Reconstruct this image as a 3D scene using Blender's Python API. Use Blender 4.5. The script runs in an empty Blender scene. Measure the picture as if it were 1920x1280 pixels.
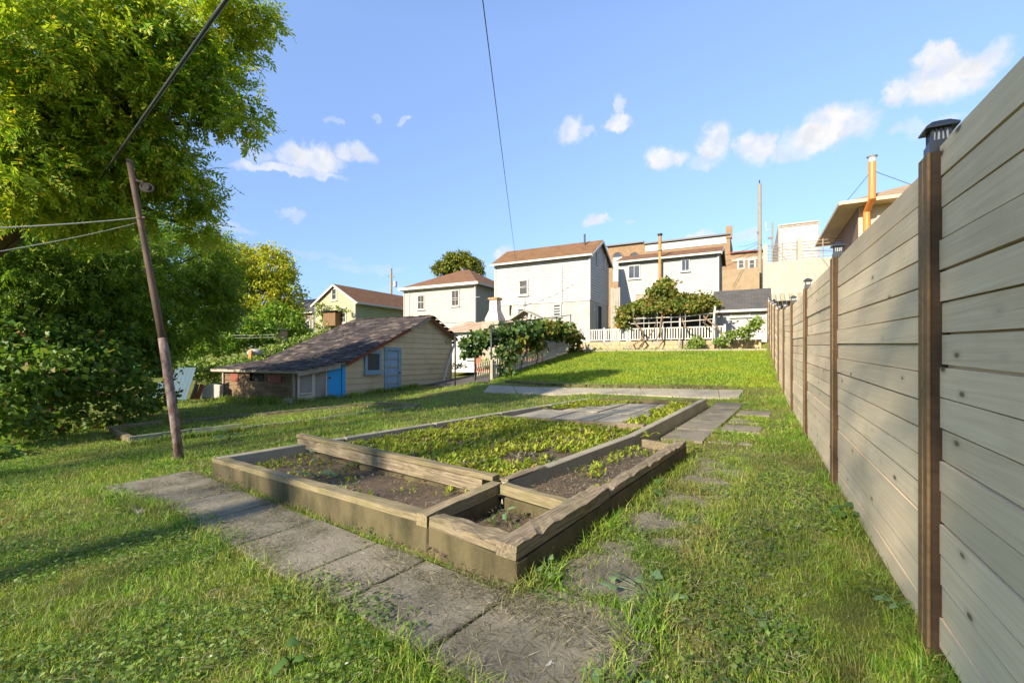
import bpy, math, random
import numpy as np
from mathutils import Vector, Matrix, noise as mnoise
R = math.radians
random.seed(11)
rng = np.random.default_rng(11)
SC = bpy.context.scene
COL = SC.collection
# ------------------------------------------------------------------ camera, sky, sun, exposure
HC, F, CX, HY = 1.27, 850.0, 960.0, 669.0      # eye height (m), focal length and horizon of a level 1920 px wide view
cam_d = bpy.data.cameras.new('camera'); cam = bpy.data.objects.new('camera', cam_d); COL.objects.link(cam)
cam.location = (0, 0, HC); cam.rotation_euler = (R(90), 0, 0)
cam_d.sensor_width = 36; cam_d.lens = F / 1920 * 36; cam_d.shift_y = (HY - 640) / 1920
cam_d.clip_start = 0.05; cam_d.clip_end = 3000
SC.camera = cam
SUN_AZ = (-0.66, -0.7513); SUN_EL = 28.0
SUN_S, SKY_S, EXPO = 3.7, 0.15, 1.66
SC.view_settings.view_transform = 'Standard'; SC.view_settings.look = 'None'
SC.view_settings.exposure = EXPO; SC.view_settings.gamma = 1; SC.view_settings.use_curve_mapping = False
SC.render.engine = 'CYCLES'
SC.cycles.use_denoising = True
SC.cycles.max_bounces = 8; SC.cycles.transmission_bounces = 4; SC.cycles.transparent_max_bounces = 8
sd = bpy.data.lights.new('sun', 'SUN'); sd.energy = SUN_S; sd.angle = R(0.5); sd.color = (1.0, 0.90, 0.74)
sun = bpy.data.objects.new('sun', sd); COL.objects.link(sun)
sv = Vector((SUN_AZ[0] * math.cos(R(SUN_EL)), SUN_AZ[1] * math.cos(R(SUN_EL)), math.sin(R(SUN_EL)))).normalized()
sun.rotation_euler = (-sv).to_track_quat('-Z', 'Y').to_euler()
W = bpy.data.worlds.new('World'); SC.world = W; W.use_nodes = True
wt = W.node_tree; wt.nodes.clear()
def wn(t, **k):
    n = wt.nodes.new(t)
    for a, b in k.items(): setattr(n, a, b)
    return n
def wl(a, b): wt.links.new(a, b)
sky = wn('ShaderNodeTexSky', sky_type='NISHITA'); sky.sun_disc = False
sky.sun_elevation = R(SUN_EL); sky.sun_rotation = math.atan2(SUN_AZ[0], SUN_AZ[1])
sky.air_density = 1.0; sky.dust_density = 0.5; sky.ozone_density = 1.6; sky.altitude = 100
bg = wn('ShaderNodeBackground'); bg.inputs['Strength'].default_value = SKY_S
wo = wn('ShaderNodeOutputWorld'); wl(bg.outputs[0], wo.inputs[0])
tc = wn('ShaderNodeTexCoord'); sx = wn('ShaderNodeSeparateXYZ'); wl(tc.outputs['Generated'], sx.inputs[0])
def wm(op, a, b=None, c=None):
    n = wn('ShaderNodeMath', operation=op)
    for i, v in enumerate((a, b, c)):
        if v is None: continue
        if isinstance(v, (int, float)): n.inputs[i].default_value = v
        else: wl(v, n.inputs[i])
    return n.outputs[0]
az = wm('ARCTAN2', sx.outputs[0], sx.outputs[1]); el = wm('ARCSINE', sx.outputs[2])
cv = wn('ShaderNodeCombineXYZ'); wl(az, cv.inputs[0]); wl(el, cv.inputs[1])
nz = wn('ShaderNodeTexNoise'); nz.inputs['Scale'].default_value = 16; nz.inputs['Detail'].default_value = 7; nz.inputs['Roughness'].default_value = .62
wl(cv.outputs[0], nz.inputs['Vector'])
sub = wn('ShaderNodeVectorMath', operation='SUBTRACT'); wl(nz.outputs['Color'], sub.inputs[0]); sub.inputs[1].default_value = (.5, .5, .5)
scl = wn('ShaderNodeVectorMath', operation='MULTIPLY'); wl(sub.outputs[0], scl.inputs[0]); scl.inputs[1].default_value = (.10, .07, 0)
add = wn('ShaderNodeVectorMath', operation='ADD'); wl(cv.outputs[0], add.inputs[0]); wl(scl.outputs[0], add.inputs[1])
CLOUDS = [(585,298,70,24,.9),(545,322,105,10,.7),(668,290,38,16,.75),(490,290,24,12,.35),(548,402,34,12,.4),(630,227,15,7,.35),
 (700,228,12,6,.4),(750,226,14,7,.5),(1065,245,32,24,.8),(1165,229,27,16,.95),(1165,195,10,18,.6),(1106,243,16,10,.5),
 (1125,411,30,10,.9),(1180,410,9,5,.4),(1245,297,46,20,.9),(1345,268,42,32,.95),(1320,300,30,20,.5),(1420,278,36,26,.95),
 (1550,243,98,30,1),(1480,286,60,20,.7),(1755,106,48,20,.95),(1790,140,98,30,1),(1690,168,40,20,.9),(1720,245,60,12,.4),
 (945,478,26,12,.7),(1300,452,44,10,.7),(1402,442,34,14,.6),(890,500,60,12,.3),(690,500,80,10,.18),(600,480,70,8,.15),(430,430,60,10,.3),
 (760,545,60,12,.18),(470,270,26,8,.3)]
mask = None; lit = None
for (px, py, rx, ry, st) in CLOUDS:
    u = (px - CX) / F; v = (HY - py) / F
    a = math.atan2(u, 1); e = math.atan2(v, math.hypot(1, u))
    k = 1 / (F * (1 + u * u))
    s1 = wn('ShaderNodeVectorMath', operation='SUBTRACT'); wl(add.outputs[0], s1.inputs[0]); s1.inputs[1].default_value = (a, e, 0)
    s2 = wn('ShaderNodeVectorMath', operation='MULTIPLY'); wl(s1.outputs[0], s2.inputs[0]); s2.inputs[1].default_value = (1 / (rx * k * 1.08), 1 / (ry / F * 1.0), 0)
    ln = wn('ShaderNodeVectorMath', operation='LENGTH'); wl(s2.outputs[0], ln.inputs[0])
    mr = wn('ShaderNodeMapRange', interpolation_type='SMOOTHSTEP')
    wl(ln.outputs['Value'], mr.inputs[0]); mr.inputs[1].default_value = 1.1; mr.inputs[2].default_value = .55; mr.inputs[3].default_value = 0; mr.inputs[4].default_value = st
    mask = mr.outputs[0] if mask is None else wm('MAXIMUM', mask, mr.outputs[0])
nz2 = wn('ShaderNodeTexNoise'); nz2.inputs['Scale'].default_value = 30; nz2.inputs['Detail'].default_value = 6; wl(cv.outputs[0], nz2.inputs['Vector'])
m2 = wn('ShaderNodeMapRange'); wl(nz2.outputs['Fac'], m2.inputs[0]); m2.inputs[1].default_value = .25; m2.inputs[2].default_value = .55; m2.inputs[3].default_value = .45; m2.inputs[4].default_value = 1
mask = wm('MULTIPLY', mask, m2.outputs[0])
mixc = wn('ShaderNodeMix', data_type='RGBA'); wl(mask, mixc.inputs[0])
hsv = wn('ShaderNodeHueSaturation'); hsv.inputs['Saturation'].default_value = .86; hsv.inputs['Value'].default_value = 1.0
tr_ = wn('ShaderNodeMapRange'); wl(el, tr_.inputs[0]); tr_.inputs[1].default_value = 0; tr_.inputs[2].default_value = .62
gt = wn('ShaderNodeMix', data_type='RGBA'); wl(tr_.outputs[0], gt.inputs[0]); gt.inputs[6].default_value = (.175, .255, .375, 1); gt.inputs[7].default_value = (.48, .61, .78, 1)
gm_ = wn('ShaderNodeMix', data_type='RGBA', blend_type='MULTIPLY'); gm_.inputs[0].default_value = 1; wl(sky.outputs[0], gm_.inputs[6]); wl(gt.outputs[2], gm_.inputs[7])
wl(gm_.outputs[2], hsv.inputs['Color']); wl(hsv.outputs[0], mixc.inputs[6]); cs_ = wn('ShaderNodeMix', data_type='RGBA'); nz3 = wn('ShaderNodeTexNoise'); nz3.inputs['Scale'].default_value = 24; nz3.inputs['Detail'].default_value = 5; wl(add.outputs[0], nz3.inputs['Vector'])
m3 = wn('ShaderNodeMapRange'); wl(nz3.outputs['Fac'], m3.inputs[0]); m3.inputs[1].default_value = .4; m3.inputs[2].default_value = .6
wl(m3.outputs[0], cs_.inputs[0]); cs_.inputs[6].default_value = (1.75, 1.8, 1.9, 1); cs_.inputs[7].default_value = (2.15, 2.12, 2.12, 1); wl(cs_.outputs[2], mixc.inputs[7])
wl(mixc.outputs[2], bg.inputs[0])

# ------------------------------------------------------------------ frames and terrain
U2 = np.array((.468, .883)); U2 /= np.linalg.norm(U2)       # direction of the long fence (away)
R2 = np.array((U2[1], -U2[0]))                               # to its right
U = Vector((U2[0], U2[1], 0)); RT = Vector((R2[0], R2[1], 0)); UP = Vector((0, 0, 1))
def sstep(a, b, x):
    t = np.clip((x - a) / (b - a), 0, 1); return t * t * (3 - 2 * t)
def lin(a, b, x): return np.clip((x - a) / (b - a), 0, 1)
def terrain(X, Y):
    X = np.asarray(X, float); Y = np.asarray(Y, float)
    p = .0385 * np.clip(X, -9, 6) + .006 * np.clip(Y, -5, 30)
    s = X * U2[0] + Y * U2[1]; r = X * R2[0] + Y * R2[1]
    wr = sstep(-11.0, -7.6, r)
    bank = .48 + 1.12 * lin(13.9, 22.4, s) ** .95 + .35 * sstep(23.02, 23.2, s)
    z1 = p + (bank - p) * lin(10.8, 13.7, s)
    z2 = p + .9 * lin(14, 24, s) * sstep(-16, -10, r) + 1.0 * sstep(24, 36, s)
    z = z2 + (z1 - z2) * wr
    z = z + 2.2 * sstep(33, 44, s)
    z = z - 5.0 * sstep(46, 120, s)
    return z
def tz(x, y): return float(terrain(x, y))
def at(px, py, Y):
    """the point Y metres away that the eye sees towards (px, py)"""
    return Vector(((px - CX) / F * Y, Y, HC + (HY - py) / F * Y))
def hit(px, py, h=0.0):
    """where the line of sight meets the ground (raised by h)"""
    u = (px - CX) / F; w = (HY - py) / F
    a, b = .5, 60.0
    ys = np.linspace(.6, 60, 6000)
    d = HC + w * ys - terrain(u * ys, ys) - h
    i = int(np.argmax(d < 0)) if (d < 0).any() else len(ys) - 1
    y = ys[i]
    return Vector((u * y, y, tz(u * y, y) + h))

# ------------------------------------------------------------------ object helpers
WM = {}
def setp(o, label=None, cat=None, group=None, kind=None):
    if label: o['label'] = label
    if cat: o['category'] = cat
    if group: o['group'] = group
    if kind: o['kind'] = kind
    return o
def thing(name, label, cat, loc=(0, 0, 0), yaw=0.0, group=None):
    o = bpy.data.objects.new(name, None); COL.objects.link(o)
    o.empty_display_size = .2
    o.location = loc; o.rotation_euler = (0, 0, yaw)
    WM[o.name] = (Matrix.Translation(Vector(loc)) @ Matrix.Rotation(yaw, 4, 'Z')).inverted()
    return setp(o, label, cat, group)
YAW = math.atan2(U.y, U.x)          # local x runs along the fence direction
YAWR = math.atan2(RT.y, RT.x)       # local x runs to the right, y away
def link(name, me, parent):
    o = bpy.data.objects.new(name, me); COL.objects.link(o)
    if parent is not None:
        o.parent = parent; WM[o.name] = WM[parent.name]
    else: WM[o.name] = Matrix.Identity(4)
    return o
class MB:
    def __init__(s): s.v = []; s.f = []; s.m = []; s.smooth = False
    def add(s, vs, fs, mi=0):
        b = len(s.v); s.v += [Vector(v) for v in vs]; s.f += [[b + i for i in f] for f in fs]; s.m += [mi] * len(fs); return s
    def hexa(s, p, mi=0):
        return s.add(p, [(0, 3, 2, 1), (4, 5, 6, 7), (0, 1, 5, 4), (1, 2, 6, 5), (2, 3, 7, 6), (3, 0, 4, 7)], mi)
    def box(s, o, ax, ay, az, mi=0):
        """corner o and three edge vectors"""
        o = Vector(o); return s.hexa([o, o + ax, o + ax + ay, o + ay, o + az, o + ax + az, o + ax + ay + az, o + ay + az], mi)
    def cbox(s, c, ax, ay, az, mi=0):
        return s.box(Vector(c) - (ax + ay + az) / 2, ax, ay, az, mi)
    def bar(s, a, b, w, h, up=UP, mi=0):
        a = Vector(a); b = Vector(b); d = b - a
        side = d.cross(up)
        if side.length < 1e-6: side = d.cross(Vector((1, 0, 0)))
        side.normalize(); upv = side.cross(d).normalized()
        return s.box(a - side * w / 2 - upv * h / 2, d, side * w, upv * h, mi)
    def plate(s, quad, th, n=None, mi=0):
        q = [Vector(p) for p in quad]
        if n is None: n = (q[1] - q[0]).cross(q[3] - q[0]).normalized()
        return s.hexa([p - n * th for p in q] + q, mi)
    def prism(s, poly, ext, mi=0):
        n = len(poly); a = [Vector(p) for p in poly]; b = [p + ext for p in a]
        fs = [list(range(n))[::-1], list(range(n, 2 * n))] + [(i, (i + 1) % n, n + (i + 1) % n, n + i) for i in range(n)]
        return s.add(a + b, fs, mi)
    def tube(s, pts, rad, n=8, cap=True, mi=0):
        pts = [Vector(p) for p in pts]; k = len(pts)
        if not hasattr(rad, '__len__'): rad = [rad] * k
        vs = []; up = Vector((.3, .2, 1)).normalized()
        for i, p in enumerate(pts):
            d = (pts[min(i + 1, k - 1)] - pts[max(i - 1, 0)])
            if d.length < 1e-9: d = Vector((0, 0, 1))
            d.normalize()
            a = d.cross(up)
            if a.length < .05: a = d.cross(Vector((1, 0, 0)))
            a.normalize(); b = d.cross(a)
            for j in range(n):
                t = 2 * math.pi * j / n
                vs.append(p + (a * math.cos(t) + b * math.sin(t)) * rad[i])
        fs = [(i * n + j, i * n + (j + 1) % n, (i + 1) * n + (j + 1) % n, (i + 1) * n + j) for i in range(k - 1) for j in range(n)]
        if cap: fs += [list(range(n))[::-1], [(k - 1) * n + j for j in range(n)]]
        return s.add(vs, fs, mi)
    def build(s, name, mats, parent=None, smooth=False):
        me = bpy.data.meshes.new(name)
        inv = WM[parent.name] if parent is not None else None
        vs = [tuple(inv @ v) if inv is not None else tuple(v) for v in s.v]
        me.from_pydata(vs, [], s.f); 
        if not isinstance(mats, (list, tuple)): mats = [mats]
        for m in mats: me.materials.append(m)
        if len(mats) > 1: me.polygons.foreach_set('material_index', s.m)
        if smooth or s.smooth: me.polygons.foreach_set('use_smooth', [True] * len(me.polygons))
        me.update()
        return link(name, me, parent)
def np_mesh(name, V, Q, mats, parent=None, attr=None, smooth=False, mi=None):
    me = bpy.data.meshes.new(name)
    V = np.asarray(V, np.float32); Q = np.asarray(Q, np.int32); k = Q.shape[1]
    if parent is not None:
        m = np.array(WM[parent.name], dtype=np.float32); V = V @ m[:3, :3].T + m[:3, 3]
    me.vertices.add(len(V)); me.vertices.foreach_set('co', V.ravel())
    me.loops.add(Q.size); me.loops.foreach_set('vertex_index', Q.ravel())
    me.polygons.add(len(Q)); me.polygons.foreach_set('loop_start', np.arange(0, Q.size, k, dtype=np.int32))
    me.polygons.foreach_set('loop_total', np.full(len(Q), k, np.int32))
    if not isinstance(mats, (list, tuple)): mats = [mats]
    for m_ in mats: me.materials.append(m_)
    if mi is not None: me.polygons.foreach_set('material_index', np.asarray(mi, np.int32))
    if smooth: me.polygons.foreach_set('use_smooth', np.ones(len(Q), bool))
    me.update(calc_edges=True)
    return link(name, me, parent)
def unit(a): return a / np.maximum(np.linalg.norm(a, axis=-1, keepdims=True), 1e-9)
def leaf_quads(P, D, S, L, Wd, fold=.18):
    """one folded diamond leaf per row: base P, direction D, side S"""
    D = unit(D); S = unit(S - D * (S * D).sum(1, keepdims=True)); N = np.cross(D, S)
    L = np.broadcast_to(np.asarray(L, float), (len(P),))[:, None]; Wd = np.broadcast_to(np.asarray(Wd, float), (len(P),))[:, None]
    a = P; b = P + D * L * .45 + S * Wd * .5 + N * Wd * fold; c = P + D * L; d = P + D * L * .45 - S * Wd * .5 + N * Wd * fold
    V = np.stack([a, b, c, d], 1).reshape(-1, 3)
    return V, np.arange(len(V)).reshape(-1, 4)
def rvec(n, zb=0.0, zs=1.0):
    a = rng.normal(size=(n, 3)); a[:, 2] = a[:, 2] * zs + zb; return unit(a)
def clump_points(ells, nclump, nleaf, cr, shell=.45):
    """points of a crown: leaf clumps spread through a set of ellipsoids (x,y,z,rx,ry,rz,weight)"""
    e = np.array(ells, float); w = e[:, 6] / e[:, 6].sum()
    idx = rng.choice(len(e), nclump, p=w)
    d = rvec(nclump); rad = (shell + (1 - shell) * rng.random(nclump) ** .7)[:, None]
    c = e[idx, :3] + d * e[idx, 3:6] * rad
    sz = cr * rng.uniform(.55, 1.35, nclump)
    k = np.repeat(np.arange(nclump), nleaf)
    p = c[k] + rng.normal(size=(len(k), 3)) * sz[k][:, None] * np.array((.6, .6, .42))
    out = unit(p - e[idx[k], :3])
    return p, out, c
def simple_leaves(p, out, L, Wd, droop=.5):
    n = len(p); D = unit(out * .6 + rvec(n) + np.array((0, 0, -droop))); S = rvec(n, 0, .6)
    s = rng.uniform(.65, 1.25, n)
    return leaf_quads(p, D, S, L * s, Wd * s)
def compound_leaves(p, out, L, leaf, pairs=4, droop=.7):
    """ash-like leaves: a stalk with paired leaflets and one at the tip"""
    n = len(p); D = unit(out * .7 + rvec(n) * .8 + np.array((0, 0, -droop))); S = rvec(n, 0, .35)
    S = unit(S - D * (S * D).sum(1, keepdims=True)); N = np.cross(D, S)
    Ls = L * rng.uniform(.7, 1.2, n)[:, None]
    Vs = []; Qs = []; b = 0
    for i in range(pairs):
        f = (i + 1) / (pairs + .6)
        for sg in (-1, 1):
            P0 = p + D * Ls * f - N * Ls * .25 * f * f
            dd = unit(D * .62 + S * sg * .8 + rvec(n) * .18 + np.array((0, 0, -.25)))
            V, Q = leaf_quads(P0, dd, np.cross(dd, N + rvec(n) * .35), leaf * rng.uniform(.75, 1.2, n), leaf * .42)
            Vs.append(V); Qs.append(Q + b); b += len(V)
    V, Q = leaf_quads(p + D * Ls - N * Ls * .25, unit(D - N * .4), S, leaf * 1.1, leaf * .45)
    Vs.append(V); Qs.append(Q + b); b += len(V)
    A = p - S * .004; B = p + S * .004; C = p + D * Ls - N * Ls * .25
    V = np.stack([A, B, C + S * .002, C - S * .002], 1).reshape(-1, 3); Vs.append(V); Qs.append(np.arange(len(V)).reshape(-1, 4) + b)
    return np.concatenate(Vs), np.concatenate(Qs)
def vnoise(x, y, sc, seed=0, oct=3):
    """cheap smooth noise in 0..1 from rotated sines"""
    g = np.random.default_rng(seed); t = 0; amp = 1; tot = 0
    for o in range(oct):
        acc = 0
        for k in range(5):
            a = g.uniform(0, 2 * np.pi); ph = g.uniform(0, 2 * np.pi); f = sc * 2 ** o * g.uniform(.6, 1.5)
            acc = acc + np.sin((x * np.cos(a) + y * np.sin(a)) * f + ph + 1.3 * np.sin((x * np.sin(a) - y * np.cos(a)) * f * .6 + ph * 2))
        t = t + amp * acc / 5; tot += amp * .62; amp *= .55
    return np.clip(.5 + .5 * t / tot, 0, 1)
def inpoly(x, y, poly):
    poly = [(p[0], p[1]) for p in poly]; c = np.zeros(len(x), bool); n = len(poly)
    for i in range(n):
        x0, y0 = poly[i]; x1, y1 = poly[(i + 1) % n]
        if y0 == y1: continue
        c ^= ((y0 > y) != (y1 > y)) & (x < (x1 - x0) * (y - y0) / (y1 - y0) + x0)
    return c

# ------------------------------------------------------------------ materials
class NT:
    def __init__(s, name):
        s.mat = bpy.data.materials.new(name); s.mat.use_nodes = True; s.t = s.mat.node_tree; s.t.nodes.clear()
        s.out = s.n('ShaderNodeOutputMaterial'); s.b = s.n('ShaderNodeBsdfPrincipled'); s.l(s.b.outputs[0], s.out.inputs[0])
        s.tc = s.n('ShaderNodeTexCoord')
    def n(s, t, **k):
        n = s.t.nodes.new(t)
        for a, b in k.items(): setattr(n, a, b)
        return n
    def l(s, a, b): s.t.links.new(a, b)
    def vec(s, scale=(1, 1, 1), coord='Object', off=None):
        m = s.n('ShaderNodeMapping'); s.l(s.tc.outputs[coord], m.inputs[0]); m.inputs['Scale'].default_value = scale
        if off is not None: s.l(off, m.inputs['Location'])
        return m.outputs[0]
    def noise(s, scale, detail=4, rough=.55, vec=None, dist=0):
        n = s.n('ShaderNodeTexNoise'); n.inputs['Scale'].default_value = scale; n.inputs['Detail'].default_value = detail
        n.inputs['Roughness'].default_value = rough; n.inputs['Distortion'].default_value = dist
        s.l(vec if vec is not None else s.vec(), n.inputs['Vector']); return n.outputs['Fac']
    def ramp(s, fac, stops):
        r = s.n('ShaderNodeValToRGB'); e = r.color_ramp.elements
        while len(e) < len(stops): e.new(.5)
        for i, (p, c) in enumerate(stops):
            e[i].position = p; e[i].color = (c[0], c[1], c[2], 1) if hasattr(c, '__len__') else (c, c, c, 1)
        s.l(fac, r.inputs[0]); return r.outputs[0]
    def mix(s, fac, a, b, mode='MIX'):
        m = s.n('ShaderNodeMix', data_type='RGBA', blend_type=mode)
        for v, i in ((fac, 0), (a, 6), (b, 7)):
            if isinstance(v, (int, float)): m.inputs[i].default_value = v if i == 0 else (v, v, v, 1)
            elif isinstance(v, tuple): m.inputs[i].default_value = (v[0], v[1], v[2], 1)
            else: s.l(v, m.inputs[i])
        return m.outputs[2]
    def math(s, op, a, b=0.0):
        m = s.n('ShaderNodeMath', operation=op)
        for i, v in enumerate((a, b)):
            if isinstance(v, (int, float)): m.inputs[i].default_value = v
            else: s.l(v, m.inputs[i])
        return m.outputs[0]
    def rnd(s): return s.n('ShaderNodeObjectInfo').outputs['Random']
    def island(s): return s.n('ShaderNodeNewGeometry').outputs['Random Per Island']
    def bump(s, h, strength=.3, dist=.01):
        b = s.n('ShaderNodeBump'); b.inputs['Strength'].default_value = strength; b.inputs['Distance'].default_value = dist
        s.l(h, b.inputs['Height']); s.l(b.outputs[0], s.b.inputs['Normal'])
    def fin(s, col, rough=.8, spec=.3, metal=0):
        if isinstance(col, tuple): s.b.inputs['Base Color'].default_value = (*col, 1)
        else: s.l(col, s.b.inputs['Base Color'])
        if isinstance(rough, (int, float)): s.b.inputs['Roughness'].default_value = rough
        else: s.l(rough, s.b.inputs['Roughness'])
        s.b.inputs['Specular IOR Level'].default_value = spec; s.b.inputs['Metallic'].default_value = metal
        return s.mat
def paint(name, col, dirt=None, rough=.6, scale=3, amt=.5, bump=.15, stretch=(1, 1, 1), fine=40, spec=.3, metal=0):
    """painted or plain surface with blotchy wear"""
    t = NT(name); d = dirt or tuple(c * .7 for c in col)
    v = t.vec(stretch)
    f = t.ramp(t.noise(scale, 6, .65, v), [(.42, 0), (.72, 1)])
    c = t.mix(t.math('MULTIPLY', f, amt), col, d)
    g = t.noise(fine, 3, .6)
    c = t.mix(.22, c, t.ramp(g, [(.3, .45), (.7, 1.0)]), 'MULTIPLY')
    if bump: t.bump(g, bump, .006)
    return t.fin(c, rough, spec, metal)
def leafmat(name, stops, trans=.42, big=None, rough=.5, dry=None):
    """leaf: a colour per leaf, patchy over the plant, letting some light through"""
    t = NT(name)
    c = t.ramp(t.island(), stops)
    n = t.noise(.9, 3, .6)
    if big: c = t.mix(t.math('MULTIPLY', t.ramp(n, [(.42, 0), (.62, 1)]), big[1]), c, big[0])
    if dry:
        n2 = t.noise(2.6, 5, .62); c = t.mix(t.math('MULTIPLY', t.ramp(n2, [(.5, 0), (.66, 1)]), dry[1]), c, dry[0])
    t.fin(c, rough, .35)
    tr = t.n('ShaderNodeBsdfTranslucent'); t.l(t.mix(1, c, (1.0, 1.0, .55), 'MULTIPLY'), tr.inputs[0])
    ms = t.n('ShaderNodeMixShader'); ms.inputs[0].default_value = trans
    t.l(t.b.outputs[0], ms.inputs[1]); t.l(tr.outputs[0], ms.inputs[2]); t.l(ms.outputs[0], t.out.inputs[0])
    return t.mat
def woodmat(name, c1, c2, knots=.0, knotc=(.05, .035, .02), grain=(1.2, 26, 26), rough=.75, vary=.25, moss=None, axis=0, bump=.25, stain=None, crack=.3):
    """timber with long grain along the local axis, knots and a tone per board"""
    t = NT(name); sc = list(grain)
    if axis == 1: sc = [grain[1], grain[0], grain[2]]
    if axis == 2: sc = [grain[1], grain[2], grain[0]]
    rn = t.rnd(); off = t.n('ShaderNodeCombineXYZ'); t.l(t.math('MULTIPLY', rn, 37.0), off.inputs[axis]); t.l(t.math('MULTIPLY', rn, 11.0), off.inputs[(axis + 1) % 3])
    v = t.vec(tuple(sc), off=off.outputs[0])
    g = t.noise(1.6, 6, .62, v, .6)
    c = t.mix(t.ramp(g, [(.3, 0), (.72, 1)]), c1, c2)
    tone = t.ramp(rn, [(0, 1 - vary), (1, 1.0)])
    c = t.mix(1, c, tone, 'MULTIPLY')
    if knots:
        k = [3.6 if i == axis else 8.5 for i in range(3)]
        off2 = t.n('ShaderNodeCombineXYZ')
        for i in range(3): t.l(t.math('MULTIPLY', rn, 17.0 + 5 * i), off2.inputs[i])
        vo = t.n('ShaderNodeTexVoronoi'); t.l(t.vec(tuple(k), off=off2.outputs[0]), vo.inputs['Vector']); vo.inputs['Scale'].default_value = .85
        kk = t.ramp(vo.outputs['Distance'], [(.035, 1), (.075, .75), (.10, .18), (.2, 0)])
        c = t.mix(t.math('MULTIPLY', kk, knots), c, knotc)
    cr_ = t.noise(1.5, 5, .7, t.vec(tuple(x * (.55 if i == axis else 1.7) for i, x in enumerate(sc)), off=off.outputs[0]), .8)
    c = t.mix(t.math('MULTIPLY', t.ramp(cr_, [(.30, 1), (.40, 0)]), crack), c, knotc)
    if stain:
        f = t.ramp(t.noise(1.3, 5, .6), [(.5, 0), (.75, 1)]); c = t.mix(t.math('MULTIPLY', f, stain[1]), c, stain[0])
    if moss:
        f = t.ramp(t.noise(2.2, 6, .7), [(.4, 0), (.66, 1)]); c = t.mix(t.math('MULTIPLY', f, moss[1]), c, moss[0])
    t.bump(g, bump, .004)
    return t.fin(c, rough, .25)
# materials used in several places
M_con = paint('concrete_mossy', (.105, .082, .038), (.026, .026, .008), .9, 4.5, .95, .7, (1, 1, .45), 45)  # mossy concrete, toned down further for the shade on the bed front
M_conpale = paint('concrete_pale', (.31, .27, .19), (.16, .14, .09), .9, 2.2, .6, .4, fine=55)
M_slab = paint('paving_slab', (.20, .172, .122), (.085, .076, .045), .92, 3.4, .85, .9, fine=55)
M_timber = woodmat('weathered_timber', (.36, .28, .16), (.13, .095, .05), .3, (.03, .025, .015), (2.2, 50, 50), .85, .3, ((.10, .10, .03), .55), 0, .8, None, .75)
M_rot = woodmat('rotten_timber', (.36, .28, .18), (.07, .048, .028), .6, (.02, .015, .01), (2.5, 42, 42), .95, .25, ((.09, .085, .03), .45), 0, 1.0, None, .9)
M_soil = paint('soil', (.095, .066, .04), (.045, .032, .02), .95, 7, .7, .9, fine=38)
M_asph = paint('asphalt', (.085, .075, .06), (.05, .045, .035), .9, 2, .6, .3)
M_metal_d = paint('dark_metal', (.03, .03, .03), (.05, .045, .04), .45, 5, .5, .1, spec=.5)
M_white = paint('white_paint', (.50, .465, .40), (.32, .28, .22), .55, 2, .35, .1)

# ------------------------------------------------------------------ ground
def axis(lo, hi, st, far, g=1.28):
    a = list(np.arange(lo, hi + 1e-6, st)); d = st
    while a[-1] < far: d *= g; a.append(a[-1] + d)
    d = st
    while a[0] > -far: d *= g; a.insert(0, a[0] - d)
    return np.array(a)
gx = axis(-13, 13, .22, 900); gy = axis(0, 30, .22, 900)
GX, GY = np.meshgrid(gx, gy); GZ = terrain(GX, GY)
near = (np.abs(GX) < 14) & (GY > -2) & (GY < 27)
GZ = GZ + near * ((vnoise(GX, GY, 2.2, 3) - .5) * .035) - .012
nx, ny = len(gx), len(gy)
ii = (np.arange(ny - 1)[:, None] * nx + np.arange(nx - 1)[None, :]).ravel()
t = NT('lawn_ground')
n1 = t.noise(.55, 5, .6); n2 = t.noise(9, 5, .65); n3 = t.noise(60, 3, .6)
c = t.ramp(n2, [(.3, (.09, .11, .02)), (.55, (.16, .185, .035)), (.75, (.22, .20, .06))])
c = t.mix(t.ramp(n1, [(.45, 0), (.6, .75)]), c, (.13, .105, .04))
c = t.mix(.45, c, t.ramp(n3, [(.3, .35), (.7, 1)]), 'MULTIPLY')
t.bump(n3, .6, .02)
ground = setp(np_mesh('ground', np.stack([GX, GY, GZ], -1).reshape(-1, 3), np.stack([ii, ii + 1, ii + nx + 1, ii + nx], 1), t.fin(c, .95, .1), smooth=True), 'sloping yard ground under the grass', kind='structure')

# ------------------------------------------------------------------ raised bed outline (ground positions)
def V3(x, y, h=0): return Vector((x, y, tz(x, y) + h))
C0 = (.02, 2.41); A0 = (-3.39, 5.125); B0 = (-.555, 2.95); C1 = (1.926, 5.0); D0 = (.444, 3.15); E0 = (-.065, 3.675)
G0 = (4.0, 9.3); I0 = (1.78, 10.95); K0 = (1.93, 6.45); J0 = (-.40, 8.52); H0 = (-2.83, 5.95); F0 = (1.496, 5.53)
def off2(p, q, d):
    """shift the segment p-q sideways by d (to its left)"""
    v = np.array(q) - np.array(p); v = v / np.linalg.norm(v); n = np.array((-v[1], v[0])) * d
    return tuple(np.array(p) + n), tuple(np.array(q) + n)
def lerp2(p, q, t): return (p[0] + (q[0] - p[0]) * t, p[1] + (q[1] - p[1]) * t)
bed = thing('raised_bed', 'long raised garden bed of mossy concrete curbs and rotting timbers', 'raised bed', V3(.3, 5.5), 0)
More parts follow.
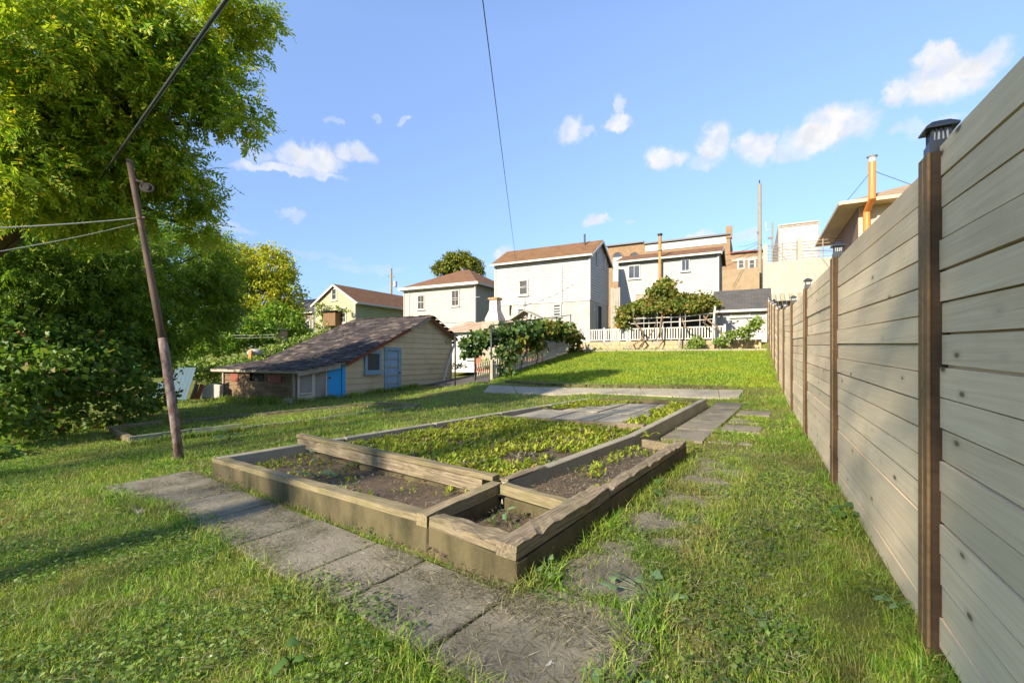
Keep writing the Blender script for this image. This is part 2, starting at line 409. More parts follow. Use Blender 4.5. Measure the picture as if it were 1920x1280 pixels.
def curb(p, q, w, h0, h1, name='concrete_wall', mat=None, lab=None, base=-.06, hb0=None, side=1):
    """wall of width w along p-q, its outer face on the line, top h0..h1 above the ground"""
    a, b = off2(p, q, w * side)
    P = [V3(*p, base if hb0 is None else hb0), V3(*q, base if hb0 is None else hb0), V3(*b, base if hb0 is None else hb0), V3(*a, base if hb0 is None else hb0)]
    T = [V3(*p, h0), V3(*q, h1), V3(*b, h1), V3(*a, h0)]
    if side < 0: P = [P[0], P[3], P[2], P[1]]; T = [T[0], T[3], T[2], T[1]]
    m = MB(); m.hexa(P + T)
    o = m.build(name, mat or M_con, bed)
    bevel(o, .008)
    if lab: o['label'] = lab
    return o
def bevel(o, w, seg=1):
    b = o.modifiers.new('bevel', 'BEVEL'); b.width = w; b.segments = seg; b.limit_method = 'ANGLE'
def timber(p, q, w, h0, h1, th, mat, lab=None, name='timber', n=14, rough=.010, side=1, parent=None):
    """a weathered beam lying along p-q: uneven along its length"""
    parent = parent or bed
    a, b = off2(p, q, w * side); g = []
    L = math.hypot(q[0] - p[0], q[1] - p[1]); vs = []; sd = random.random() * 50
    for i in range(n + 1):
        f = i / n; o = lerp2(p, q, f); i2 = lerp2(a, b, f); h = h0 + (h1 - h0) * f
        j = lambda k: (mnoise.noise(Vector((f * L * 5 + sd, k * 3.1, 0)))) * rough
        ez = tz(*lerp2(p, q, f))
        vs += [Vector((o[0], o[1], ez + h - th)), Vector((i2[0], i2[1], ez + h - th)),
               Vector((i2[0] + j(1), i2[1] + j(2), ez + h - abs(j(3)) * 1.6)), Vector(((o[0] + i2[0]) / 2, (o[1] + i2[1]) / 2, ez + h - abs(j(4)) * 1.2)),
               Vector((o[0] + j(5), o[1] + j(6), ez + h - abs(j(7)) * 1.6 - (random.uniform(.008, .026) if rough > .015 and random.random() < .2 else 0)))]
    fs = [[k * 5 + e, k * 5 + (e + 1) % 5, (k + 1) * 5 + (e + 1) % 5, (k + 1) * 5 + e] for k in range(n) for e in range(5)]
    fs += [[4, 3, 2, 1, 0], [n * 5 + e for e in range(5)]]
    if side > 0: fs = [f[::-1] for f in fs]
    # local x must run along the beam for the grain, so the mesh gets its own rotation
    m = MB(); m.add(vs, fs)
    me_o = m.build(name, mat, parent)
    ang = math.atan2(q[1] - p[1], q[0] - p[0])
    pv = WM[parent.name] @ V3(*p, h0)
    rot = Matrix.Translation(pv) @ Matrix.Rotation(ang + (parent.rotation_euler.z * -1), 4, 'Z')
    me_o.data.transform(rot.inverted()); me_o.matrix_basis = rot
    if lab: me_o['label'] = lab
    return me_o
# front and right outer walls: concrete below, timber on top
hA = .235
curb(B0, A0, .10, hA - .05, hA - .05, side=-1); timber(B0, A0, .105, hA, hA, .05, M_timber, 'long greenish front timber', side=-1, n=26)
curb(C0, lerp2(C0, B0, .985), .10, hA - .075, hA - .055, side=-1, lab='dark mossy corner wall')
timber(lerp2(C0, B0, .03), lerp2(C0, B0, .97), .13, hA + .015, hA + .01, .07, M_rot, 'cracked corner timber', side=-1, n=12, rough=.02)
C0i = lerp2(C0, C1, .02)
CM = lerp2(C0, C1, .37)
curb(C0i, C1, .10, hA - .085, hA - .06)
timber(C0, CM, .135, hA + .02, hA + .02, .085, M_rot, 'badly rotted timber along the right corner', n=18, rough=.016)
timber(lerp2(C0, C1, .376), lerp2(C0, C1, .995), .10, hA + .005, hA + .01, .06, M_rot, 'splintered grey timber along the right side', n=26, rough=.0155)
# inner box
curb(lerp2(B0, E0, .14), lerp2(B0, E0, .93), .085, hA - .085, hA - .08); timber(lerp2(B0, E0, .0), lerp2(B0, E0, .97), .095, hA + .012, hA + .008, .085, M_timber, n=8)
curb(lerp2(E0, D0, .1), lerp2(E0, D0, .98), .07, hA - .09, hA - .09, side=-1); timber(lerp2(E0, D0, .06), lerp2(E0, D0, 1.03), .08, hA + .01, hA + .005, .08, M_timber, 'brown timber behind the small box', n=8, side=-1)
# middle wall from the small box to the far corner
curb(lerp2(E0, F0, .03), F0, .10, hA - .01, hA - .01, mat=M_conpale, side=1)
curb(lerp2(F0, G0, 0.002), G0, .10, hA - .012, hA - .03, mat=M_conpale, side=1)
timber(lerp2(E0, F0, .02), lerp2(E0, F0, .24), .09, hA + .012, hA + .012, .02, M_rot, n=6)
curb(lerp2(C1, F0, .06), lerp2(C1, F0, .86), .06, hA - .06, hA - .05, name='timber_end', mat=M_rot, side=-1)
# left long wall, far end, divider
NL = 5
for i in range(NL):
    p = lerp2(A0, I0, max(i / NL, .004)); q = lerp2(A0, I0, (i + 1) / NL - .004)
    h = lambda f: .235 - .10 * f
    curb(p, q, .12, h(i / NL), h((i + 1) / NL), mat=M_conpale, side=-1)
curb(lerp2(I0, G0, .03), lerp2(I0, G0, .97), .10, .14, .17, mat=M_con, side=-1)
curb(lerp2(J0, K0, .05), lerp2(J0, K0, .99), .07, .155, .20, name='divider', mat=M_rot, side=-1)
# rotting board that splits the front trough from the main bed
Hs = lerp2(H0, E0, .0)
timber(H0, lerp2(H0, E0, .965), .085, hA + .10, hA + .035, .045, M_timber, 'brown plank on top of the rotting divider', n=20, rough=.008)
timber(lerp2(H0, E0, .015), lerp2(H0, E0, .93), .06, hA + .05, hA - .01, .12, M_rot, 'rotting brown divider board', n=24, rough=.022)
curb(lerp2(H0, E0, .03), lerp2(H0, E0, .94), .07, .11, .10, mat=M_con)

# soil in the beds: one sheet each
def soil_patch(poly, h, lab, amp=.03, name='soil'):
    xs = [p[0] for p in poly]; ys = [p[1] for p in poly]; st = .055
    ax = np.arange(min(xs) - st, max(xs) + st, st); ay = np.arange(min(ys) - st, max(ys) + st, st)
    X, Y = np.meshgrid(ax, ay); Z = terrain(X, Y) + h + (vnoise(X, Y, 9, 5) - .5) * amp + (vnoise(X, Y, 30, 6) - .5) * amp * .7
    k = len(ax); q = (np.arange(len(ay) - 1)[:, None] * k + np.arange(k - 1)[None, :]).ravel()
    cx = (X[:-1, :-1] + st / 2).ravel(); cy = (Y[:-1, :-1] + st / 2).ravel()
    ok = inpoly(cx, cy, poly)
    q = q[ok]
    return setp(np_mesh(name, np.stack([X, Y, Z], -1).reshape(-1, 3), np.stack([q, q + 1, q + k + 1, q + k], 1), M_soil, smooth=True), lab, kind='structure')
c_ = lambda *a: [tuple(p) for p in a]
P_front = c_(lerp2(B0, E0, .05), A0, H0, E0); P_box = c_(C0, B0, E0, D0); P_right = c_(D0, C1, F0, E0)
P_main = c_(E0, K0, J0, H0); P_far = c_(K0, G0, I0, J0)
soil_patch(P_front, .075, 'dark soil in the front trough of the bed'); soil_patch(P_box, .045, 'dark soil in the small corner box')
soil_patch(P_right, .10, 'weedy soil in the right strip of the bed'); soil_patch(P_main, .10, 'soil under the weeds of the main bed'); soil_patch(P_far, .085, 'soil round the slabs at the far end of the bed')
BED = c_(C0, C1, F0, G0, I0, A0)

# ------------------------------------------------------------------ paving: path (structure) > paving_slab
def slab(parent, quad, th=.05, h=.02, mat=None, tilt=.006, name='paving_slab', ins=.014):
    """quad: four ground points (anticlockwise); chamfered slab lying on the ground"""
    c = np.mean([np.array(p[:2]) for p in quad], 0); T = []; 
    for p in quad:
        v = np.array(p[:2]) - c; v = v * (1 - ins / max(np.linalg.norm(v), .05)); x, y = c + v
        T.append(Vector((x, y, tz(x, y) + h + random.uniform(-tilt, tilt))))
    cz = sum(T, Vector()) / 4
    top = [p + (cz - p).normalized() * .008 for p in T]; edge = [p - UP * .007 for p in T]; bot = [p - UP * th for p in T]
    m = MB(); m.add(bot + edge + top, [(i, (i + 1) % 4, 4 + (i + 1) % 4, 4 + i) for i in range(4)] + [(4 + i, 4 + (i + 1) % 4, 8 + (i + 1) % 4, 8 + i) for i in range(4)] + [(8, 9, 10, 11), (3, 2, 1, 0)])
    return m.build(name, mat or M_slab, parent)
PAVED = []
def path(name, lab): return setp(thing(name, lab, None), kind='structure')
d1 = np.array(A0) - np.array(C0); d1 /= np.linalg.norm(d1); n1_ = np.array((d1[1], -d1[0]))     # along the front wall, and outwards (towards the eye)
if n1_[1] > 0: n1_ = -n1_
fp = path('front_path', 'grey concrete slab path along the front of the raised bed')
def pt(s, w): return tuple(np.array(C0) + d1 * s + n1_ * w)
cuts = [-.78, .0, .68, 1.17, 1.96, 2.76, 3.52, 4.30, 5.0]
for i in range(len(cuts) - 1):
    a, b = cuts[i], cuts[i + 1]
    wj = random.uniform(-.02, .02)
    w0 = .03 if i else -.55
    if i == 0:
        slab(fp, [pt(a, .03), pt(a, .64), pt(b, .64), pt(b, .03)][::1]); PAVED.append([pt(a, .03), pt(a, .6), pt(b, .6), pt(b, .03)])
    else:
        wide = .64 + wj + (.20 if i >= 6 else 0)
        slab(fp, [pt(a, .03), pt(a, wide), pt(b, wide), pt(b, .03)])
_w = [pt(s_, .62 - .02 + (.20 if s_ > 3.6 else 0) - .24 * float(vnoise(np.array([s_ * 1.0]), np.array([3.3]), 5.0, 91)[0]) ) for s_ in np.linspace(0, 4.95, 60)]
PAVED.append([pt(0, .02)] + _w + [pt(4.95, .02)])
d2 = np.array(C1) - np.array(C0); d2 /= np.linalg.norm(d2); n2_ = np.array((d2[1], -d2[0]))      # along the right wall, outwards right
def pr(s, w): return tuple(np.array(C0) + d2 * s + n2_ * w)
rp = path('side_path', 'overgrown concrete slab path along the right side of the raised bed')
PATCH = []      # slabs that show only in bare patches between the grass
L2 = math.hypot(C1[0] - C0[0], C1[1] - C0[1])
s = -.62
while s < L2 + .25:
    q = [pr(s, .04), pr(s, .66), pr(s + .74, .66), pr(s + .74, .04)]
    slab(rp, q, h=.002 if s > -.3 else .02); PATCH.append(q)
    s += .76
d3 = np.array(G0) - np.array(F0); L3 = np.linalg.norm(d3); d3 /= L3; n3_ = np.array((d3[1], -d3[0]))
def pf(s, w): return tuple(np.array(F0) + d3 * s + n3_ * w)
s = .05; k = 0
while s < L3 + .4:
    q = [pf(s, .03), pf(s, .60), pf(s + .88, .60), pf(s + .88, .03)]
    if s > .35: slab(rp, q); PAVED.append(q)
    if s > .1:
        q2 = [pf(s + .1, .63), pf(s + .1, 1.18), pf(s + .72, 1.18), pf(s + .72, .63)]
        slab(rp, q2, h=.006)
        (PATCH if k not in (2, 4) else PAVED).append(q2)
    if k in (2, 5):
        q3 = [pf(s + .1, 1.5), pf(s + .1, 2.1), pf(s + .6, 2.1), pf(s + .6, 1.5)]; slab(rp, q3, h=.006); PATCH.append(q3)
    s += .90; k += 1
# slabs lying inside the far end of the bed
ip = path('inner_paving', 'pale slabs laid inside the far end of the raised bed')
e1 = np.array(K0) - np.array(J0); e2 = np.array(G0) - np.array(K0)
def pq(a, b): return tuple(np.array(J0) + e1 * a + e2 * b * (1 + .0 * a))
for (a0, a1, b0, b1) in [(.10, .36, .06, .4), (.37, .62, .06, .4), (.63, .80, .06, .38), (.24, .50, .42, .86), (.51, .72, .42, .86), (.73, .84, .40, .88)]:
    q = [pq(a0, b0), pq(a1, b0), pq(a1, b1), pq(a0, b1)]
    slab(ip, q, h=.10, mat=M_conpale, th=.04); PAVED.append(q)
# cross path between the bed and the back lawn
cp = path('cross_path', 'worn concrete path crossing between the raised bed and the back lawn')
far_edge = [hit(918, 722), hit(1010, 726.5), hit(1100, 728), hit(1200, 729), hit(1300, 730.5), hit(1395, 732)]
near_edge = [hit(905, 735), hit(1040, 741), hit(1108, 737.5), hit(1210, 742), hit(1315, 746.5), hit(1385, 747)]
for i in range(5):
    for k in range(2):
        f0, f1 = k / 2, (k + 1) / 2
        fe = [np.array(far_edge[i][:2]) * (1 - f0) + np.array(far_edge[i + 1][:2]) * f0, np.array(far_edge[i][:2]) * (1 - f1) + np.array(far_edge[i + 1][:2]) * f1]
        ne = [np.array(near_edge[i][:2]) * (1 - f0) + np.array(near_edge[i + 1][:2]) * f0, np.array(near_edge[i][:2]) * (1 - f1) + np.array(near_edge[i + 1][:2]) * f1]
        q = [ne[0], ne[1], fe[1], fe[0]]; slab(cp, q, mat=M_conpale); PAVED.append([tuple(p) for p in q])
# dark lane by the shed
lane = [hit(846, 717), hit(700, 752), hit(712, 757), hit(905, 735), hit(960, 733), hit(922, 716), hit(926, 703), hit(921, 696), hit(876, 712)]
xs = np.arange(-8, 3, .15); ys = np.arange(10, 27, .15); X, Y = np.meshgrid(xs, ys)
q = (np.arange(len(ys) - 1)[:, None] * len(xs) + np.arange(len(xs) - 1)[None, :]).ravel()
lane_poly = [(p.x, p.y) for p in lane]
lp2 = [hit(846, 717), hit(640, 757), hit(655, 762), hit(800, 741), hit(905, 737), hit(965, 734), hit(925, 717)]
r_near = -8.35; r_far = -10.2
def rs(r, s): return (R2[0] * r + U2[0] * s, R2[1] * r + U2[1] * s)
lane_strip = [rs(-12.5, 15.6), rs(-8.0, 13.2), rs(-8.35, 14.2), rs(-8.35, 26), rs(-10.2, 26), rs(-10.2, 17.5), rs(-12.4, 17.9)]
ok = inpoly((X[:-1, :-1] + .07).ravel(), (Y[:-1, :-1] + .07).ravel(), lane_strip)
q = q[ok]
Z = terrain(X, Y) + .012
setp(np_mesh('driveway', np.stack([X, Y, Z], -1).reshape(-1, 3), np.stack([q, q + 1, q + len(xs) + 1, q + len(xs)], 1), M_asph, smooth=True), 'dark asphalt lane running back beside the shed', kind='structure')
PAVED.append(lane_strip)
# low edging along the foot and the head of the back lawn
edg = path('lawn_edging', 'low stone edging along the foot of the back lawn')
pts = [hit(x, y) for x, y in ((948, 716), (1015, 722), (1100, 724.5), (1200, 726), (1310, 727), (1362, 728))]
for i in range(5):
    for k in range(3):
        a = pts[i].lerp(pts[i + 1], k / 3 + .01); b = pts[i].lerp(pts[i + 1], (k + 1) / 3 - .01)
        m = MB(); a.z = tz(a.x, a.y); b.z = tz(b.x, b.y); m.bar(a + UP * .0, b + UP * .0, .09, .12); m.build('edging_stone', M_con, edg)
edg2 = path('bank_edging', 'stone edging along the top of the back lawn')
for i in range(18):
    a = V3(*rs(-7.7 + i * .46, 22.0), .02); b = V3(*rs(-7.7 + (i + 1) * .46 - .02, 22.0), .02)
    m = MB(); m.bar(a, b, .14, .10); m.build('edging_stone', M_conpale, edg2)

# ------------------------------------------------------------------ fence
M_fence = woodmat('fence_board_wood', (.93, .75, .475), (.76, .58, .355), 1.0, (.14, .09, .045), (1.1, 40, 40), .75, .22, None, 0, .3, ((.50, .37, .21), .5), .3)
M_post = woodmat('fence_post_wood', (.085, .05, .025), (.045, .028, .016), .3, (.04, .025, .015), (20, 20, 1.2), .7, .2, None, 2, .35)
M_posttrim = woodmat('fence_trim_wood', (.25, .155, .07), (.15, .09, .04), .2, (.1, .05, .02), (20, 20, 1.2), .7, .15, None, 2, .3)  # lighter brown trim strips over the dark brown posts
M_cap = paint('cap_black', (.025, .026, .028), (.05, .05, .05), .4, 9, .4, .1, spec=.5)
M_capg = paint('cap_lens', (.55, .55, .52), (.4, .4, .38), .3, 9, .4, .0, spec=.5)
FP0 = np.array((1.70, 1.84)) + R2 * .06; FST = 2.44
NPOST = 10
def fpos(i): p = FP0 + U2 * FST * i; return Vector((p[0], p[1], tz(p[0], p[1])))
fence = thing('board_fence', 'tall pale horizontal board fence with dark posts and lantern caps', 'fence', fpos(0), YAW)
capb = None
def make_cap(top):
    """lantern cap: skirt, pale-lens core with tree-branch lattice, flared roof"""
    m = MB(); k_ = .60; X = U * k_; Y = RT * k_; c = top
    m.cbox(c + UP * .006, X * .125, Y * .125, UP * .05, 0)
    m.cbox(c + UP * .055, X * .086, Y * .086, UP * .072, 1)
    m.cbox(c + UP * .036, X * .108, Y * .108, UP * .012, 0)
    for ax, ay in ((X, Y), (Y, X), (-X, Y), (-Y, X)):
        f = c + ax * .047 + UP * .042
        for k in (-.045, .045): m.bar(f + ay * k, f + ay * k + UP * .056, .008, .008, ax)
        for k in (-.025, 0, .022):
            m.bar(f + ay * k, f + ay * (k * .9) + UP * .028, .006, .005, ax)
            for dk in (-.014, .013): m.bar(f + ay * (k * .9) + UP * .026, f + ay * (k + dk) + UP * .056, .004, .004, ax)
    z0 = c + UP * .096
    lo = [z0 + X * a * .085 + Y * b * .085 for a, b in ((-1, -1), (1, -1), (1, 1), (-1, 1))]
    md = [z0 + UP * .022 + X * a * .045 + Y * b * .045 for a, b in ((-1, -1), (1, -1), (1, 1), (-1, 1))]
    l2 = [p - UP * .008 for p in lo]
    ap = z0 + UP * .034
    m.add(l2 + lo + md + [ap], [(3, 2, 1, 0)] + [(i, (i + 1) % 4, 4 + (i + 1) % 4, 4 + i) for i in range(4)] + [(4 + i, 4 + (i + 1) % 4, 8 + (i + 1) % 4, 8 + i) for i in range(4)] + [(8 + i, 8 + (i + 1) % 4, 12) for i in range(4)])
    return m
HF = 1.975
def post_top(i): return HF + (.04 if i == 0 else 0)
for i in range(-1, NPOST):
    b = fpos(i); pw = .115
    m = MB(); m.box(b - U * pw / 2 - RT * .074 - UP * .2, U * pw, RT * .115, UP * (HF + .23)); po = m.build('post', M_post, fence); bevel(po, .006)
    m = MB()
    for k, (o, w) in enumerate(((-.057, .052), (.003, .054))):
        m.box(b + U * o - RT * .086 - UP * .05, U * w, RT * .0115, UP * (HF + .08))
    tr = m.build('post_trim', M_posttrim, po); bevel(tr, .004)
    make_cap(b + UP * (HF + .04) - RT * .036).build('lantern_cap', [M_cap, M_capg], po)
NB = 16; bh = HF / NB
for i in range(-1, NPOST - 1):
    a = fpos(i) + U * .046; b = fpos(i + 1) - U * .046
    jz = .045 if i == -1 else random.uniform(-.02, .015)
    for k in range(NB):
        z0 = k * bh + .006 + jz; z1 = (k + 1) * bh - .002 + jz
        if k == NB - 1: z1 += .005
        w0 = random.uniform(-.003, .003); w1 = random.uniform(-.003, .003); pd = random.uniform(-.005, .005)
        m = MB(); th = .024
        o = -RT * (.045 + pd)
        n = 5; vs = []
        for q_ in range(n + 1):
            f = q_ / n; P = a.lerp(b, f); e = (w0 * (1 - f) + w1 * f); wv = mnoise.noise(Vector((f * 3 + i * 9.1, k * 3.7, 1))) * .0035
            vs += [P + o + UP * (z0 + e), P + o + UP * (z1 + e + wv), P + o + RT * th + UP * (z1 + e + wv), P + o + RT * th + UP * (z0 + e)]
        fs = [(q_ * 4 + e, q_ * 4 + (e + 1) % 4, (q_ + 1) * 4 + (e + 1) % 4, (q_ + 1) * 4 + e) for q_ in range(n) for e in range(4)] + [(0, 3, 2, 1), (n * 4, n * 4 + 1, n * 4 + 2, n * 4 + 3)]
        m.add(vs, fs); m.f = [f[::-1] for f in m.f]
        m.box(a + o + RT * (th + .001) + UP * (z1 - .015), b - a, RT * .006, UP * .05)
        m.build('plank', M_fence, fence)

# ------------------------------------------------------------------ small sunken timber frame in the left lawn
M_grn = woodmat('green_grey_timber', (.24, .25, .19), (.15, .15, .10), .2, (.05, .05, .04), (1.5, 20, 20), .9, .3, ((.10, .12, .03), .5), 0, .4)
tb = thing('timber_border', 'low sunken frame of old timbers round a strip of lawn', 'timber border', hit(244, 830), 0)
def edge_run(pxs, mat, w=.09, hh=.09, lab=None):
    P = [hit(*p) for p in pxs]
    for a, b in zip(P[:-1], P[1:]):
        timber((a.x, a.y), (b.x, b.y), w, hh, hh, hh + .03, mat, lab, n=10, rough=.015, parent=tb)
edge_run([(244, 832), (360, 816), (452, 806)], M_grn, hh=.12, lab='greenish near timber'); edge_run([(456, 806), (620, 786), (782, 764)], M_grn, hh=.06)
edge_run([(207, 812), (241, 831)], M_timber, hh=.10); edge_run([(206, 808), (304, 795)], M_timber, hh=.10); edge_run([(308, 794), (362, 789), (500, 777), (600, 767), (700, 758)], M_rot, hh=.05); edge_run([(705, 758.5), (745, 760), (783, 763.5)], M_timber, hh=.08)
# ------------------------------------------------------------------ buildings
M_frame = paint('window_frame_white', (.42, .39, .34), (.32, .29, .24), .5, 3, .3, .05)
M_glass = paint('window_glass', (.035, .04, .045), (.09, .09, .08), .12, 1.3, .5, 0, spec=.6)
M_curtain = paint('curtained_glass', (.06, .05, .038), (.02, .018, .016), .25, 9, .6, 0, (3, 3, .4), spec=.5)
M_gutter = paint('gutter_white', (.5, .46, .39), (.36, .32, .25), .5, 4, .4, .05)
class Wall:
    """vertical wall: base corner P, horizontal unit direction d, outward normal n; t runs along d"""
    def __init__(s, P, d, n): s.P = Vector(P); s.d = d; s.n = n
    def pt(s, t, z, o=0.0): return Vector((s.P.x + s.d.x * t + s.n.x * o, s.P.y + s.d.y * t + s.n.y * o, z))
    def t(s, px): u = (px - CX) / F; return (u * s.P.y - s.P.x) / (s.d.x - u * s.d.y)
    def z(s, px, py): Y = s.P.y + s.d.y * s.t(px); return HC + (HY - py) / F * Y
    def p(s, px, py): return s.t(px), s.z(px, py)
def siding(m, w, rows, ex, zf, lip=.03, mi=0):
    """clapboard rows on wall w; zf(z) gives the span (t0, t1) at height z or None"""
    z0, z1 = rows; z = z0
    while z < z1 - 1e-3:
        zt = min(z + ex, z1); a = zf(z + 1e-4); b = zf(zt - 1e-4)
        if a and b:
            P = [w.pt(a[0], z, lip), w.pt(a[1], z, lip), w.pt(b[1], zt, .002), w.pt(b[0], zt, .002), w.pt(a[0], z, 0), w.pt(a[1], z, 0)]
            m.add(P, [(0, 1, 2, 3), (4, 5, 1, 0), (4, 0, 3), (1, 5, 2)], mi)
        z = zt
def window(w, x0, y0, x1, y1, parent, fm=None, gm=None, nx=1, ny=2, fw=.07, name='window', sill=True, rec=.05, px=True, mw=.03):
    fm = fm or M_frame; gm = gm or M_glass
    if px:
        ta, za = w.p(x0, y1); tb_, zb = w.t(x1), w.z((x0 + x1) / 2, y0); za = w.z((x0 + x1) / 2, y1)
    else: ta, za, tb_, zb = x0, y0, x1, y1
    if ta > tb_: ta, tb_ = tb_, ta
    d = w.d; n = w.n; m = MB(); o = -.03; dep = .10
    def bx(t0, t1, z0, z1, o0=o, dd=dep): m.box(w.pt(t0, z0, o0), d * (t1 - t0), n * dd, UP * (z1 - z0))
    bx(ta, ta + fw, za, zb); bx(tb_ - fw, tb_, za, zb); bx(ta + fw, tb_ - fw, zb - fw, zb); bx(ta + fw, tb_ - fw, za, za + fw)
    if sill: bx(ta - .05, tb_ + .05, za - .055, za - .002, o, dep + .05)
    fo = m.build(name, fm, parent)
    m = MB(); m.box(w.pt(ta + fw, za + fw, .033), d * (tb_ - ta - 2 * fw), n * .012, UP * (zb - za - 2 * fw)); m.build('pane', gm, fo)
    if nx > 1 or ny > 1:
        m = MB(); W_, H_ = tb_ - ta - 2 * fw, zb - za - 2 * fw
        for i in range(1, nx): m.box(w.pt(ta + fw + W_ * i / nx - mw / 2, za + fw, .046), d * mw, n * .012, UP * H_)
        for i in range(1, ny): m.box(w.pt(ta + fw, za + fw + H_ * i / ny - mw / 2, .0465), d * W_, n * .015, UP * mw)
        m.build('glazing_bar', fm, fo)
    return fo
def roofmat(name, c1, c2, rows=26, patch=None, wd=.3, ex=.14):
    """asphalt shingles too far off to tell apart: courses and tabs"""
    t = NT(name); v = t.n('ShaderNodeTexBrick'); v.offset = .5; v.inputs['Scale'].default_value = 1
    v.inputs['Brick Width'].default_value = wd; v.inputs['Row Height'].default_value = ex; v.inputs['Mortar Size'].default_value = .008
    v.inputs['Color1'].default_value = (*c1, 1); v.inputs['Color2'].default_value = (*c2, 1); v.inputs['Mortar'].default_value = (*[c * .5 for c in c2], 1)
    t.l(t.vec(), v.inputs['Vector']); c = v.outputs['Color']
    c = t.mix(.45, c, t.ramp(t.noise(1.1, 5, .65), [(.3, .55), (.7, 1.0)]), 'MULTIPLY')
    return t.fin(c, .92, .15)
def plate_uv(q, th, name, mat, parent):
    """roof plate whose own x runs along the eave and y up the slope, so shingle courses follow it"""
    q = [Vector(p) for p in q]; x = (q[1] - q[0]).normalized(); n = (q[1] - q[0]).cross(q[-1] - q[0]).normalized(); y = n.cross(x)
    m = MB(); k = len(q); m.add([p - n * th for p in q] + q, [list(range(k))[::-1], list(range(k, 2 * k))] + [(i, (i + 1) % k, k + (i + 1) % k, k + i) for i in range(k)])
    o = m.build(name, mat, parent)
    M4 = Matrix((x, y, n)).transposed().to_4x4(); M4.translation = q[0]
    L = WM[parent.name] @ M4
    o.data.transform(L.inverted()); o.matrix_basis = L
    return o
def trimbar(a, b, w, h, name, mat, parent, up=UP): m = MB(); m.bar(a, b, w, h, up); return m.build(name, mat, parent)

# ---- the old shed
M_sidb = woodmat('shed_siding_beige', (.60, .47, .27), (.53, .40, .22), 0, (0, 0, 0), (1.2, 16, 16), .75, .12, None, 0, .12, ((.25, .18, .10), .45))
M_brown = woodmat('rough_brown_board', (.24, .16, .085), (.11, .07, .04), .4, (.02, .015, .01), (1.5, 14, 14), .9, .45, None, 1, .5, ((.42, .26, .12), .35))
M_red = paint('fascia_red', (.22, .06, .035), (.13, .05, .03), .7, 5, .6, .2)
M_blue = paint('door_blue', (.012, .32, .68), (.10, .30, .46), .55, 4, .5, .15)
M_blueold = paint('faded_blue', (.20, .32, .42), (.42, .45, .44), .7, 9, .7, .2)
M_bluetrim = paint('blue_trim', (.17, .28, .34), (.38, .40, .36), .7, 10, .7, .2)
M_pale = woodmat('pale_frame_wood', (.60, .52, .40), (.42, .35, .26), axis=2, grain=(1.5, 20, 20))
M_screen = paint('torn_screen', (.30, .275, .22), (.15, .13, .10), .8, 3, .6, .1)
M_greyw = paint('grey_wood', (.33, .29, .22), (.18, .15, .11), .85, 7, .6, .3, (1, 1, .25))
M_dark = paint('dark_opening', (.012, .012, .012), (.02, .02, .02), .8, 4, .5, 0)
sh_l = Vector((-5.93, 16.0, 0))
t = NT('shed_shingle'); rn = t.rnd()
c = t.ramp(rn, [(0, (.022, .019, .018)), (.3, (.04, .031, .027)), (.6, (.062, .045, .037)), (.85, (.085, .070, .058)), (.94, (.17, .125, .09)), (1, (.14, .10, .075))])
big = t.noise(.7, 4, .6)
c = t.mix(t.ramp(big, [(.4, 0), (.62, .7)]), c, (.055, .042, .036))
c = t.mix(.35, c, t.ramp(t.noise(25, 3, .6), [(.3, .4), (.7, 1)]), 'MULTIPLY')
M_shin = t.fin(c, .9, .2)
SW = Wall(sh_l, U, RT)
shed = thing('old_shed', 'old beige shed with sagging shingle roof, blue doors and brown lean-to', 'shed', (SW.P.x, SW.P.y, tz(SW.P.x, SW.P.y)), YAW)
tR = 6.42; tP = SW.t(800); tE = SW.t(552)
zP = SW.z(800, 593); zR = SW.z(851, 632) + .05; zL = SW.z(645, 676); zE = SW.z(554, 694)
zb0 = -.45
def shed_top(tt): return zP - .09 + (zR - zP) * (tt - tP) / (tR - tP) if tt > tP else zP - .09 + (zL - zP) * (tP - tt) / tP
def span(z):
    z = z + .0
    a = 0.0 if z < zL - .09 else tP * (z - zL + .09) / (zP - zL)
    b = tR if z < zR - .09 else tR - (tR - tP) * (z - zR + .09) / (zP - zR)
    return (a, b) if b - a > .02 else None
m = MB(); DP = 4.4
prof = [SW.pt(0, zb0, -.03), SW.pt(tR, zb0, -.03), SW.pt(tR, zR - .13, -.03), SW.pt(tP, zP - .14, -.03), SW.pt(0, zL - .13, -.03)]
m.prism(prof[::-1], -RT * DP); wall_ = m.build('wall', M_greyw, shed)
dx0, dx1, dy0, dy1 = 719.5, 750.5, 651, 738.5       # beige door; window beside it
wdt = (SW.t(682.5), SW.t(713.5)); drt = (SW.t(dx0), SW.t(dx1))
z = -.38; k = 0
while z < zP - .15:
    zt = z + .225; a = span(z); b = span(min(zt, zP - .1))
    if a and b:
        segs = [(a[0], a[1], b[0], b[1])]
        zc = (z + zt) / 2
        cut = drt if SW.z(735, dy1) < zc < SW.z(735, dy0) else None
        if cut: segs = [(a[0], cut[0], b[0], cut[0]), (cut[1], a[1], cut[1], b[1])]
        for (a0, a1, b0, b1) in segs:
            m = MB(); e = random.uniform(-.004, .004)
            m.hexa([SW.pt(a0, z + e, .026), SW.pt(a1, z + e, .026), SW.pt(a1, z + e, -.028), SW.pt(a0, z + e, -.028), SW.pt(b0, zt, .003), SW.pt(b1, zt, .003), SW.pt(b1, zt, -.028), SW.pt(b0, zt, -.028)])
            m.build('siding_board', M_sidb, wall_)
    z = zt; k += 1
trimbar(SW.pt(tR - .01, -.3, .012), SW.pt(tR - .01, zR - .12, .012), .08, .08, 'corner_board', M_sidb, shed, RT)
SWo = Wall(SW.P + RT * .03, U, RT)
